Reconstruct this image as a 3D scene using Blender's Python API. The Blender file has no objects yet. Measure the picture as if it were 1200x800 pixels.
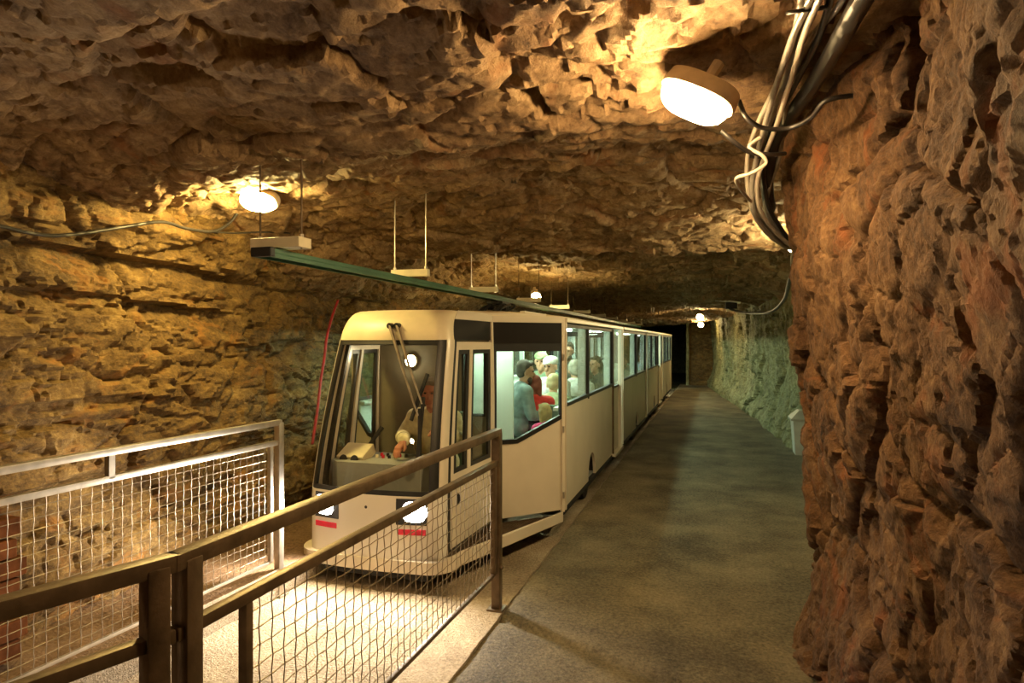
import bpy, bmesh, math, random
import numpy as np
from mathutils import Vector, Matrix

random.seed(7)
SC = bpy.context.scene
COL = SC.collection

# ------------------------------------------------------------------ camera
# world: +Y runs down the tunnel, +X to the right, platform top is Z = 0
FPX = 750.0
EYE = 1.65
TH = math.atan(235.0 / FPX)
CT, ST = math.cos(TH), math.sin(TH)
cam = bpy.data.cameras.new('camera')
cam.sensor_width = 36.0
cam.lens = FPX / 1200.0 * 36.0
cam.clip_start = 0.05
cam.clip_end = 200
cam_o = bpy.data.objects.new('camera', cam)
COL.objects.link(cam_o)
cam_o.location = (0, 0, EYE)
cam_o.rotation_euler = (math.pi / 2, 0, TH)
SC.camera = cam_o

# ------------------------------------------------------------------ world + exposure
W = bpy.data.worlds.new('underground')
SC.world = W
W.use_nodes = True
W.node_tree.nodes['Background'].inputs[0].default_value = (0.0, 0.0, 0.0, 1)
W.node_tree.nodes['Background'].inputs[1].default_value = 0.0
SC.view_settings.view_transform = 'Standard'
SC.view_settings.look = 'None'
SC.view_settings.exposure = 0.10
SC.view_settings.gamma = 1.0
SC.view_settings.use_curve_mapping = False
SC.cycles.caustics_reflective = False
SC.cycles.caustics_refractive = False
SC.cycles.sample_clamp_indirect = 4.0
SC.cycles.max_bounces = 8
SC.cycles.diffuse_bounces = 4
SC.cycles.transparent_max_bounces = 16

# lamp strengths (radiance of the glowing covers) and colours
LAMPS = dict(
    left=(560, (1.0, 0.73, 0.24)),
    right=(400, (1.0, 0.66, 0.30)),
    nook=(300, (1.0, 0.80, 0.40)),
    far=(380, (1.0, 0.74, 0.34)),
    deep=(420, (1.0, 0.76, 0.30)),
    rear=(150, (1.0, 0.70, 0.38)),  # added lamp out of view, brightens the front of the train
    coach=(85, (0.80, 1.0, 0.80)),
)
HEAD_W = 190.0


def ray(x, y, z):
    """a point of the place from a pixel of the 1200x800 frame and its depth"""
    X = (x - 600.0) / FPX * z
    b = (y - 400.0) / FPX * z
    return Vector((CT * X - ST * z, ST * X + CT * z, EYE - b))


# ------------------------------------------------------------------ noise
rng = np.random.RandomState(11)
PERM = rng.permutation(256)
PERM = np.concatenate([PERM, PERM])
GR = rng.normal(size=(256, 3)); GR /= np.linalg.norm(GR, axis=1)[:, None]
FP = rng.rand(256, 3)
OFF = rng.rand(256)
TILT = rng.normal(size=(256, 3)) * 0.55


def _h(i, j, k):
    return PERM[PERM[PERM[i & 255] + (j & 255)] + (k & 255)]


def gnoise(P):
    I = np.floor(P).astype(np.int64)
    F = P - I
    U = F * F * F * (F * (F * 6 - 15) + 10)
    r = 0
    for dx in (0, 1):
        wx = U[:, 0] if dx else 1 - U[:, 0]
        for dy in (0, 1):
            wy = U[:, 1] if dy else 1 - U[:, 1]
            for dz in (0, 1):
                wz = U[:, 2] if dz else 1 - U[:, 2]
                g = GR[_h(I[:, 0] + dx, I[:, 1] + dy, I[:, 2] + dz)]
                d = g[:, 0] * (F[:, 0] - dx) + g[:, 1] * (F[:, 1] - dy) + g[:, 2] * (F[:, 2] - dz)
                r = r + wx * wy * wz * d
    return r


def fbm(P, octv=4, gain=0.5, ridged=False):
    r = np.zeros(len(P)); a = 1.0
    Q = P.copy()
    for o in range(octv):
        n = gnoise(Q + 17.3 * o)
        if ridged:
            n = 0.5 - np.abs(n) * 1.6
        r += a * n
        a *= gain
        Q = Q * 2.03
    return r


def facets(P, off=0.6, tilt=1.0):
    I = np.floor(P).astype(np.int64)
    best = np.full(len(P), 1e9)
    sec = np.full(len(P), 1e9)
    bid = np.zeros(len(P), dtype=np.int64)
    bd = np.zeros((len(P), 3))
    for dx in (-1, 0, 1):
        for dy in (-1, 0, 1):
            for dz in (-1, 0, 1):
                J = I + np.array([dx, dy, dz])
                h = _h(J[:, 0], J[:, 1], J[:, 2])
                D = P - (J + FP[h])
                d2 = (D * D).sum(1)
                m = d2 < best
                sec = np.where(m, best, np.minimum(sec, d2))
                best = np.where(m, d2, best)
                bid = np.where(m, h, bid)
                bd = np.where(m[:, None], D, bd)
    val = off * (OFF[bid] - 0.5) + tilt * (TILT[bid] * bd).sum(1)
    edge = np.sqrt(sec) - np.sqrt(best)
    return val, edge


# ------------------------------------------------------------------ materials
MATS = {}


def nt(name):
    m = bpy.data.materials.new(name)
    m.use_nodes = True
    t = m.node_tree
    b = t.nodes['Principled BSDF']
    MATS[name] = m
    return m, t, b


def plain(name, col, rough=0.5, metal=0.0, var=0.12, scale=6.0, bump=0.0, bscale=60.0, coat=0.0, spec=0.5):
    """a material with a procedural blotch of wear in its colour and a fine relief"""
    m, t, b = nt(name)
    geo = t.nodes.new('ShaderNodeNewGeometry')
    n = t.nodes.new('ShaderNodeTexNoise'); n.inputs['Scale'].default_value = scale
    n.inputs['Detail'].default_value = 5
    t.links.new(geo.outputs['Position'], n.inputs['Vector'])
    r = t.nodes.new('ShaderNodeValToRGB')
    lo = [c * (1 - var) for c in col]; hi = [min(1, c * (1 + var)) for c in col]
    r.color_ramp.elements[0].position = 0.3; r.color_ramp.elements[0].color = (*lo, 1)
    r.color_ramp.elements[1].position = 0.7; r.color_ramp.elements[1].color = (*hi, 1)
    t.links.new(n.outputs['Fac'], r.inputs['Fac'])
    t.links.new(r.outputs['Color'], b.inputs['Base Color'])
    b.inputs['Roughness'].default_value = rough
    b.inputs['Metallic'].default_value = metal
    b.inputs['Specular IOR Level'].default_value = spec
    if coat:
        b.inputs['Coat Weight'].default_value = coat
        b.inputs['Coat Roughness'].default_value = 0.15
    if bump:
        n2 = t.nodes.new('ShaderNodeTexNoise'); n2.inputs['Scale'].default_value = bscale
        n2.inputs['Detail'].default_value = 4
        t.links.new(geo.outputs['Position'], n2.inputs['Vector'])
        bu = t.nodes.new('ShaderNodeBump'); bu.inputs['Strength'].default_value = bump
        bu.inputs['Distance'].default_value = 0.01
        t.links.new(n2.outputs['Fac'], bu.inputs['Height'])
        t.links.new(bu.outputs['Normal'], b.inputs['Normal'])
    return m


def emit(name, col, strength):
    m, t, b = nt(name)
    b.inputs['Base Color'].default_value = (0.9, 0.9, 0.88, 1)
    b.inputs['Emission Color'].default_value = (*col, 1)
    b.inputs['Emission Strength'].default_value = strength
    return m


def glass(name, tint=(0.9, 0.97, 0.93), rough=0.0, refl=1.0):
    """thin pane: clear transmission plus a Fresnel reflection"""
    m, t, b = nt(name)
    t.nodes.remove(b)
    out = t.nodes['Material Output']
    tr = t.nodes.new('ShaderNodeBsdfTransparent'); tr.inputs[0].default_value = (*tint, 1)
    gl = t.nodes.new('ShaderNodeBsdfGlossy'); gl.inputs['Roughness'].default_value = rough
    fr = t.nodes.new('ShaderNodeFresnel'); fr.inputs['IOR'].default_value = 1.5
    mu = t.nodes.new('ShaderNodeMath'); mu.operation = 'MULTIPLY'; mu.inputs[1].default_value = refl
    mx = t.nodes.new('ShaderNodeMixShader')
    geo = t.nodes.new('ShaderNodeNewGeometry')
    io = t.nodes.new('ShaderNodeMix'); io.inputs['A'].default_value = 1.5; io.inputs['B'].default_value = 1 / 1.5
    t.links.new(geo.outputs['Backfacing'], io.inputs['Factor']); t.links.new(io.outputs['Result'], fr.inputs['IOR'])
    t.links.new(fr.outputs[0], mu.inputs[0]); t.links.new(mu.outputs[0], mx.inputs[0])
    t.links.new(tr.outputs[0], mx.inputs[1]); t.links.new(gl.outputs[0], mx.inputs[2])
    t.links.new(mx.outputs[0], out.inputs['Surface'])
    return m


def rock(name, cols, scale=1.0, stretch=(1, 1, 1), bump=0.6, stain=None):
    """broken limestone: several scales of colour noise, dark mineral veins, fine relief"""
    m, t, b = nt(name)
    L = t.links.new
    geo = t.nodes.new('ShaderNodeNewGeometry')
    mp = t.nodes.new('ShaderNodeMapping'); mp.inputs['Scale'].default_value = [s * scale for s in stretch]
    L(geo.outputs['Position'], mp.inputs['Vector'])

    def noise(sc, det, rough=0.6, dist=0.0):
        n = t.nodes.new('ShaderNodeTexNoise')
        n.inputs['Scale'].default_value = sc; n.inputs['Detail'].default_value = det
        n.inputs['Roughness'].default_value = rough; n.inputs['Distortion'].default_value = dist
        L(mp.outputs['Vector'], n.inputs['Vector'])
        return n
    big = noise(1.1, 4, 0.55, 0.6)
    mid = noise(5.5, 10, 0.72, 0.25)
    fine = noise(30, 10, 0.78)
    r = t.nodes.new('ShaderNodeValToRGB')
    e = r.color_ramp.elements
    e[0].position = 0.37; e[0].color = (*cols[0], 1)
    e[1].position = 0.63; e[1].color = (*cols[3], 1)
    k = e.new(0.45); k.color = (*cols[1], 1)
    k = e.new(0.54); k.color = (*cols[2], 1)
    a = t.nodes.new('ShaderNodeMath'); a.operation = 'MULTIPLY_ADD'
    a.inputs[1].default_value = 0.42
    L(mid.outputs['Fac'], a.inputs[0])
    a2 = t.nodes.new('ShaderNodeMath'); a2.operation = 'MULTIPLY_ADD'; a2.inputs[1].default_value = 0.21
    a2.inputs[2].default_value = 0.0
    L(big.outputs['Fac'], a2.inputs[0])
    a3 = t.nodes.new('ShaderNodeMath'); a3.operation = 'MULTIPLY_ADD'; a3.inputs[1].default_value = 0.37
    L(fine.outputs['Fac'], a3.inputs[0]); L(a2.outputs[0], a3.inputs[2])
    L(a3.outputs[0], a.inputs[2])
    L(a.outputs[0], r.inputs['Fac'])
    colout = r.outputs['Color']
    # reddish iron bands
    n4 = noise(2.3, 6, 0.6, 1.2)
    r4 = t.nodes.new('ShaderNodeValToRGB')
    r4.color_ramp.elements[0].position = 0.56; r4.color_ramp.elements[0].color = (0, 0, 0, 1)
    r4.color_ramp.elements[1].position = 0.68; r4.color_ramp.elements[1].color = (0.7, 0.7, 0.7, 1)
    L(n4.outputs['Fac'], r4.inputs['Fac'])
    mx = t.nodes.new('ShaderNodeMix'); mx.data_type = 'RGBA'
    L(r4.outputs['Color'], mx.inputs['Factor'])
    L(colout, mx.inputs['A']); mx.inputs['B'].default_value = (*(stain or (0.30, 0.12, 0.035)), 1)
    L(mx.outputs['Result'], b.inputs['Base Color'])
    b.inputs['Roughness'].default_value = 0.78
    b.inputs['Specular IOR Level'].default_value = 0.35
    # relief
    vo = t.nodes.new('ShaderNodeTexVoronoi'); vo.inputs['Scale'].default_value = 13
    vo.feature = 'F1'
    ds = t.nodes.new('ShaderNodeMix'); ds.data_type = 'VECTOR'; ds.inputs['Factor'].default_value = 0.18
    L(mp.outputs['Vector'], ds.inputs['A']); L(mid.outputs['Color'], ds.inputs['B'])
    L(ds.outputs['Result'], vo.inputs['Vector'])
    s1 = t.nodes.new('ShaderNodeMath'); s1.operation = 'MULTIPLY_ADD'; s1.inputs[1].default_value = 0.8
    L(mid.outputs['Fac'], s1.inputs[0])
    s2 = t.nodes.new('ShaderNodeMath'); s2.operation = 'MULTIPLY_ADD'; s2.inputs[1].default_value = 0.55
    L(fine.outputs['Fac'], s2.inputs[0])
    s3 = t.nodes.new('ShaderNodeMath'); s3.operation = 'MULTIPLY'; s3.inputs[1].default_value = 0.22
    L(vo.outputs['Distance'], s3.inputs[0]); L(s3.outputs[0], s2.inputs[2]); L(s2.outputs[0], s1.inputs[2])
    rd = t.nodes.new('ShaderNodeTexNoise'); rd.noise_type = 'RIDGED_MULTIFRACTAL'; rd.normalize = False
    rd.inputs['Scale'].default_value = 9; rd.inputs['Detail'].default_value = 9; rd.inputs['Roughness'].default_value = 0.55
    rd.inputs['Lacunarity'].default_value = 2.2
    L(mp.outputs['Vector'], rd.inputs['Vector'])
    s4 = t.nodes.new('ShaderNodeMath'); s4.operation = 'MULTIPLY_ADD'; s4.inputs[1].default_value = -0.10
    L(rd.outputs['Fac'], s4.inputs[0]); L(s1.outputs[0], s4.inputs[2])
    s1 = s4
    bu = t.nodes.new('ShaderNodeBump'); bu.inputs['Strength'].default_value = bump
    bu.inputs['Distance'].default_value = 0.045
    L(s1.outputs[0], bu.inputs['Height']); L(bu.outputs['Normal'], b.inputs['Normal'])
    return m


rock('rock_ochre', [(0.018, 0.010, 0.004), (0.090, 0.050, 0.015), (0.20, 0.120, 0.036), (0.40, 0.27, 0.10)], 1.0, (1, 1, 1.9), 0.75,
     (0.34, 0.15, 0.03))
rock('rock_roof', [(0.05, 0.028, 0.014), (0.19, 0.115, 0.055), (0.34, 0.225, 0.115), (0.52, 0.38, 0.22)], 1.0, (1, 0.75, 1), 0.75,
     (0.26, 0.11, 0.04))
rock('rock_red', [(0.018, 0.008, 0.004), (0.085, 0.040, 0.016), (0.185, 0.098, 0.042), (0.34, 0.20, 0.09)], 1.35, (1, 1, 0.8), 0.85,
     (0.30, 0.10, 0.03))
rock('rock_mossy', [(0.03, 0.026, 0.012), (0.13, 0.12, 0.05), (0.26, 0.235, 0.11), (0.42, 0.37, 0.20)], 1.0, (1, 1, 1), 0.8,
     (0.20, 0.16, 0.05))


def ground(name, cols, scale=1.0, bump=0.5):
    m, t, b = nt(name)
    L = t.links.new
    geo = t.nodes.new('ShaderNodeNewGeometry')
    n1 = t.nodes.new('ShaderNodeTexNoise'); n1.inputs['Scale'].default_value = 1.6 * scale
    n1.inputs['Detail'].default_value = 8; n1.inputs['Roughness'].default_value = 0.62
    n2 = t.nodes.new('ShaderNodeTexNoise'); n2.inputs['Scale'].default_value = 45 * scale
    n2.inputs['Detail'].default_value = 8; n2.inputs['Roughness'].default_value = 0.75
    n3 = t.nodes.new('ShaderNodeTexVoronoi'); n3.inputs['Scale'].default_value = 70 * scale
    for n in (n1, n2, n3):
        L(geo.outputs['Position'], n.inputs['Vector'])
    a = t.nodes.new('ShaderNodeMath'); a.operation = 'MULTIPLY_ADD'; a.inputs[1].default_value = 0.45
    c = t.nodes.new('ShaderNodeMath'); c.operation = 'MULTIPLY'; c.inputs[1].default_value = 0.55
    L(n2.outputs['Fac'], c.inputs[0]); L(n1.outputs['Fac'], a.inputs[0]); L(c.outputs[0], a.inputs[2])
    r = t.nodes.new('ShaderNodeValToRGB')
    e = r.color_ramp.elements
    e[0].position = 0.40; e[0].color = (*cols[0], 1)
    e[1].position = 0.62; e[1].color = (*cols[2], 1)
    k = e.new(0.5); k.color = (*cols[1], 1)
    L(a.outputs[0], r.inputs['Fac']); L(r.outputs['Color'], b.inputs['Base Color'])
    b.inputs['Roughness'].default_value = 0.8
    b.inputs['Specular IOR Level'].default_value = 0.3
    s = t.nodes.new('ShaderNodeMath'); s.operation = 'MULTIPLY_ADD'; s.inputs[1].default_value = 0.4
    L(n3.outputs['Distance'], s.inputs[0]); L(n2.outputs['Fac'], s.inputs[2])
    bu = t.nodes.new('ShaderNodeBump'); bu.inputs['Strength'].default_value = bump
    bu.inputs['Distance'].default_value = 0.025
    L(s.outputs[0], bu.inputs['Height']); L(bu.outputs['Normal'], b.inputs['Normal'])
    return m


ground('platform_concrete', [(0.055, 0.045, 0.025), (0.145, 0.117, 0.066), (0.27, 0.222, 0.132)], 1.0, 0.9)
ground('track_gravel', [(0.20, 0.15, 0.09), (0.36, 0.28, 0.18), (0.52, 0.43, 0.30)], 1.0, 0.8)
ground('kerb_concrete', [(0.20, 0.16, 0.11), (0.34, 0.28, 0.20), (0.48, 0.41, 0.30)], 1.3, 0.6)
ground('earth', [(0.08, 0.045, 0.022), (0.17, 0.10, 0.05), (0.27, 0.17, 0.09)], 0.8, 0.8)

plain('body_cream', (0.70, 0.62, 0.49), 0.33, 0, 0.06, 3, 0.03, 30, 0.3)
plain('body_white', (0.78, 0.74, 0.66), 0.30, 0, 0.05, 3, 0.02, 30, 0.35)
plain('roof_cream', (0.72, 0.62, 0.42), 0.42, 0, 0.10, 5)
plain('black_rubber', (0.012, 0.012, 0.012), 0.45, 0, 0.2, 9)
plain('black_panel', (0.010, 0.009, 0.009), 0.30, 0, 0.2, 4)
plain('under_black', (0.018, 0.015, 0.013), 0.7, 0, 0.3, 9)
plain('interior_white', (0.74, 0.80, 0.74), 0.5, 0, 0.04, 3)
plain('interior_grey', (0.30, 0.31, 0.28), 0.6, 0, 0.08, 5)
plain('cab_lining', (0.20, 0.17, 0.11), 0.6, 0, 0.15, 6)
plain('seat_green', (0.10, 0.15, 0.10), 0.7, 0, 0.15, 8)
plain('galvanised', (0.42, 0.36, 0.28), 0.40, 0.75, 0.30, 14, 0.10, 70)
plain('steel_bright', (0.50, 0.46, 0.40), 0.33, 0.8, 0.18, 14, 0.05, 70)
plain('steel_brown', (0.15, 0.105, 0.065), 0.42, 0.6, 0.35, 12, 0.12, 60)
plain('wire_steel', (0.26, 0.21, 0.15), 0.5, 0.8, 0.25, 30)
plain('wire_dark', (0.30, 0.235, 0.16), 0.42, 0.7, 0.3, 30)
plain('rail_green', (0.045, 0.13, 0.075), 0.45, 0, 0.25, 4, 0.05, 30)
plain('bar_cream', (0.72, 0.64, 0.44), 0.5, 0, 0.1, 8)
plain('cable_grey', (0.27, 0.245, 0.21), 0.33, 0, 0.35, 9, 0.05, 60)
plain('cable_pale', (0.48, 0.43, 0.35), 0.34, 0, 0.25, 9)
plain('cable_black', (0.018, 0.015, 0.013), 0.40, 0, 0.3, 12)
plain('lamp_housing', (0.62, 0.54, 0.40), 0.5, 0, 0.12, 20)
plain('bin_plastic', (0.42, 0.41, 0.34), 0.5, 0, 0.1, 8)
plain('bin_lid', (0.33, 0.32, 0.26), 0.5, 0, 0.1, 8)
plain('red_tube', (0.36, 0.018, 0.02), 0.55, 0, 0.35, 12)
plain('red_reflector', (0.55, 0.02, 0.05), 0.25, 0, 0.1, 20)
plain('wood_board', (0.11, 0.038, 0.012), 0.95, 0, 0.5, 8, 0.3, 40, 0.0, 0.1)
plain('chrome', (0.7, 0.7, 0.7), 0.18, 1.0, 0.05, 10)
plain('skin_tan', (0.52, 0.28, 0.17), 0.55, 0, 0.08, 14)
plain('skin_ruddy', (0.50, 0.20, 0.12), 0.55, 0, 0.08, 14)
plain('eye_dark', (0.02, 0.015, 0.012), 0.25, 0, 0.1, 30)
glass('pane_clear', (0.90, 0.96, 0.92), 0.0, 1.0)
glass('pane_screen', (0.95, 0.96, 0.93), 0.0, 1.25)


# ------------------------------------------------------------------ object helpers
def link(o, parent=None):
    COL.objects.link(o)
    if parent is not None:
        o.parent = parent
    return o


def tag(o, label=None, cat=None, group=None, kind=None):
    if label: o['label'] = label
    if cat: o['category'] = cat
    if group: o['group'] = group
    if kind: o['kind'] = kind
    return o


def empty(name, loc=(0, 0, 0), label=None, cat=None, group=None):
    o = bpy.data.objects.new(name, None)
    o.empty_display_size = 0.1
    o.location = loc
    link(o)
    return tag(o, label, cat, group)


class MB:
    """collects shapes, then builds them as one mesh object (world coordinates, made local to the parent)"""

    def __init__(self):
        self.v = []; self.f = []

    def add(self, vs, fs):
        n = len(self.v)
        self.v += [tuple(p) for p in vs]
        self.f += [tuple(i + n for i in q) for q in fs]
        return self

    def box(self, c, s, rot=None, bev=0.0):
        bm = bmesh.new()
        bmesh.ops.create_cube(bm, size=1.0)
        for q in bm.verts:
            q.co = Vector((q.co.x * s[0], q.co.y * s[1], q.co.z * s[2]))
        if bev:
            bmesh.ops.bevel(bm, geom=bm.edges[:] , offset=bev, segments=2, affect='EDGES', profile=0.6)
        M = rot.to_4x4() if rot is not None else Matrix.Identity(4)
        bm.verts.ensure_lookup_table()
        vs = [M @ q.co + Vector(c) for q in bm.verts]
        fs = [[q.index for q in f.verts] for f in bm.faces]
        bm.free()
        return self.add(vs, fs)

    def bar(self, p0, p1, w, h, up=(0, 0, 1), bev=0.0, roll=None):
        p0 = Vector(p0); p1 = Vector(p1)
        d = p1 - p0
        L = d.length
        y = d / L
        x = y.cross(Vector(up))
        if x.length < 1e-5:
            x = y.cross(Vector((1, 0, 0)))
        x.normalize()
        z = x.cross(y)
        R = Matrix((x, y, z)).transposed()
        return self.box((p0 + p1) / 2, (w, L, h), R, bev)

    def tube(self, pts, r, n=8, cap=True):
        pts = [Vector(p) for p in pts]
        rs = r if isinstance(r, (list, tuple)) else [r] * len(pts)
        vs = []; fs = []
        x = None
        for i, p in enumerate(pts):
            t = (pts[min(i + 1, len(pts) - 1)] - pts[max(i - 1, 0)]).normalized()
            if x is None:
                x = t.orthogonal().normalized()
            else:
                x = (x - t * x.dot(t))
                x = x.normalized() if x.length > 1e-6 else t.orthogonal().normalized()
            y = t.cross(x)
            for k in range(n):
                a = 2 * math.pi * k / n
                vs.append(p + rs[i] * (math.cos(a) * x + math.sin(a) * y))
        for i in range(len(pts) - 1):
            for k in range(n):
                k2 = (k + 1) % n
                fs.append((i * n + k, i * n + k2, (i + 1) * n + k2, (i + 1) * n + k))
        if cap:
            fs.append(tuple(range(n - 1, -1, -1)))
            fs.append(tuple((len(pts) - 1) * n + k for k in range(n)))
        return self.add(vs, fs)

    def prism(self, outline, fn, d0, d1):
        """2D outline (p, q) extruded between d0 and d1; fn(p, q, d) gives the world point"""
        n = len(outline)
        vs = [fn(p, q, d0) for p, q in outline] + [fn(p, q, d1) for p, q in outline]
        fs = [tuple(range(n - 1, -1, -1)), tuple(range(n, 2 * n))]
        for i in range(n):
            j = (i + 1) % n
            fs.append((i, j, n + j, n + i))
        return self.add(vs, fs)

    def patch(self, fn, s0, s1, ns, w0, w1, nw, thick=0.0):
        """a piece of the surface fn(s, w), with thickness"""
        S = [s0 + (s1 - s0) * i / ns for i in range(ns + 1)]
        Wv = [w0 + (w1 - w0) * j / nw for j in range(nw + 1)]
        top = [[Vector(fn(s, w)) for w in Wv] for s in S]
        vs = [p for row in top for p in row]
        m = nw + 1
        fs = [(i * m + j, (i + 1) * m + j, (i + 1) * m + j + 1, i * m + j + 1) for i in range(ns) for j in range(nw)]
        if thick:
            e = 1e-3
            base = len(vs)
            for s in S:
                for w in Wv:
                    p = Vector(fn(s, w))
                    a = Vector(fn(s + e, w)) - Vector(fn(s - e, w))
                    b_ = Vector(fn(s, w + e)) - Vector(fn(s, w - e))
                    nn = a.cross(b_).normalized()
                    vs.append(p - nn * thick)
            fs += [(base + i * m + j, base + i * m + j + 1, base + (i + 1) * m + j + 1, base + (i + 1) * m + j)
                   for i in range(ns) for j in range(nw)]
            for i in range(ns):
                for j in (0, nw):
                    a, b_ = i * m + j, (i + 1) * m + j
                    fs.append((a, base + a, base + b_, b_))
            for j in range(nw):
                for i in (0, ns):
                    a, b_ = i * m + j, i * m + j + 1
                    fs.append((a, b_, base + b_, base + a))
        return self.add(vs, fs)

    def build(self, name, mat, parent=None, smooth=False, fix=True):
        me = bpy.data.meshes.new(name)
        vs = self.v
        if parent is not None:
            inv = WM(parent).inverted()
            vs = [inv @ Vector(p) for p in vs]
        me.from_pydata([tuple(p) for p in vs], [], self.f)
        if fix:
            bm = bmesh.new(); bm.from_mesh(me)
            bmesh.ops.recalc_face_normals(bm, faces=bm.faces[:])
            bm.to_mesh(me); bm.free()
        if smooth:
            me.polygons.foreach_set('use_smooth', [True] * len(me.polygons))
            if smooth != 'all':
                me.set_sharp_from_angle(angle=math.radians(40))
        me.materials.append(MATS[mat] if isinstance(mat, str) else mat)
        o = bpy.data.objects.new(name, me)
        return link(o, parent)


def WM(o):
    m = Matrix.LocRotScale(o.location, o.rotation_euler, o.scale)
    return WM(o.parent) @ m if o.parent else m


def curve_pts(pts, n=10):
    pts = [Vector(p) for p in pts]
    out = []
    for i in range(len(pts) - 1):
        p0 = pts[max(i - 1, 0)]; p1 = pts[i]; p2 = pts[i + 1]; p3 = pts[min(i + 2, len(pts) - 1)]
        for k in range(n):
            t = k / n
            out.append(0.5 * ((2 * p1) + (-p0 + p2) * t + (2 * p0 - 5 * p1 + 4 * p2 - p3) * t * t + (-p0 + 3 * p1 - 3 * p2 + p3) * t ** 3))
    out.append(pts[-1])
    return out


# ------------------------------------------------------------------ the rock shell
def grid_mesh(name, P, nu, nv, mat, flip=False, sharp=0):
    me = bpy.data.meshes.new(name)
    idx = np.arange(nu * nv).reshape(nu, nv)
    q = np.stack([idx[:-1, :-1], idx[1:, :-1], idx[1:, 1:], idx[:-1, 1:]], -1).reshape(-1, 4)
    if flip:
        q = q[:, ::-1]
    me.vertices.add(len(P)); me.vertices.foreach_set('co', P.astype(np.float32).ravel())
    me.loops.add(q.size); me.loops.foreach_set('vertex_index', q.astype(np.int32).ravel())
    me.polygons.add(len(q))
    me.polygons.foreach_set('loop_start', np.arange(0, q.size, 4, dtype=np.int32))
    me.polygons.foreach_set('loop_total', np.full(len(q), 4, dtype=np.int32))
    me.polygons.foreach_set('use_smooth', np.ones(len(q), dtype=bool))
    me.update(calc_edges=True)
    me.validate()
    if sharp:
        me.set_sharp_from_angle(angle=math.radians(sharp))
    for m in (mat if isinstance(mat, list) else [mat]):
        me.materials.append(MATS[m])
    o = bpy.data.objects.new(name, me)
    return link(o)


def steps(*segs):
    """steps((from, to, step), ...) as one increasing coordinate list"""
    out = []
    for a, b, s in segs:
        n = max(1, int(round((b - a) / s)))
        out += list(np.linspace(a, b, n, endpoint=False))
    out.append(segs[-1][1])
    return np.array(out)


def normals(P, nu, nv):
    G = P.reshape(nu, nv, 3)
    du = np.gradient(G, axis=0); dv = np.gradient(G, axis=1)
    N = np.cross(du, dv)
    N /= np.linalg.norm(N, axis=2)[:, :, None] + 1e-9
    return N.reshape(-1, 3)


def rockify(P, N, amp=1.0, seed=0.0, stretch=(1, 1, 1), blocks=(0.75, 0.30, 0.12), ba=(0.10, 0.060, 0.028), fine=0.02):
    S = np.array(stretch)
    Q = P * S + seed
    warp = np.stack([fbm(Q * 1.7 + 3.1, 3), fbm(Q * 1.7 + 41.7, 3), fbm(Q * 1.7 + 77.9, 3)], 1)
    warp2 = np.stack([fbm(Q * 7 + 13.1, 2), fbm(Q * 7 + 51.7, 2), fbm(Q * 7 + 87.9, 2)], 1)
    d = 0.14 * fbm(Q * 0.7, 3)
    for sc, a in zip(blocks, ba):
        v, e = facets((Q + warp * 0.22 * (sc ** 0.5) + warp2 * 0.022) / sc)
        d += a * v
        d -= a * 0.55 * np.exp(-(e / 0.06) ** 2)
    d += fine * fbm(Q * 10, 5, 0.62, ridged=True)
    return P + N * (d * amp)[:, None]


CH_T = [-5, 0, 2.0, 3.3, 4.2, 5.4, 6.7, 7.5, 9, 12, 16, 20, 27]
CH_H = [2.75, 2.82, 2.84, 2.74, 2.90, 2.84, 2.62, 2.86, 2.80, 2.66, 2.52, 2.44, 2.36]


def ceil_h(a, t):
    h = np.interp(t, CH_T, CH_H)
    left = np.clip(-3.25 - a, 0, 3)
    right = np.clip(a - 0.2, 0, 3)
    return h - 0.32 * left ** 1.6 - 0.22 * right ** 1.4 + 0.05 * np.sin(a * 1.7 + t * 0.8)


# ceiling
cu = steps((-5.2, -4.4, 0.06), (-4.4, 0.9, 0.021), (0.9, 3.0, 0.05))
cv = steps((-4.6, 0.6, 0.09), (0.6, 7.2, 0.021), (7.2, 11, 0.04), (11, 27, 0.08))
A, T = np.meshgrid(cu, cv, indexing='ij')
P = np.stack([A.ravel(), T.ravel(), ceil_h(A.ravel(), T.ravel())], 1)
N = -normals(P, len(cu), len(cv))
P2 = rockify(P, N, 0.72, 3.0, (0.62, 0.85, 2.0), (0.8, 0.30, 0.11, 0.055), (0.10, 0.055, 0.030, 0.016), 0.012)
# the shallow broken-out hollow and the two long fractures overhead
hx, hy = ray(190, 75, 2.9)[:2]
rr = np.hypot((P2[:, 0] - hx) * 1.0 + 0.25 * (P2[:, 1] - hy), (P2[:, 1] - hy) * 2.4) + 0.10 * fbm(P * 5, 3)
P2[:, 2] += 0.10 * (1 / (1 + np.exp((rr - 0.28) / 0.015)))
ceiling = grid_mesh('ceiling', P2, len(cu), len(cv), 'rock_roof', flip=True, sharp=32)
tag(ceiling, 'rough tan limestone tunnel roof with broken layers', None, None, 'structure')

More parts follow.
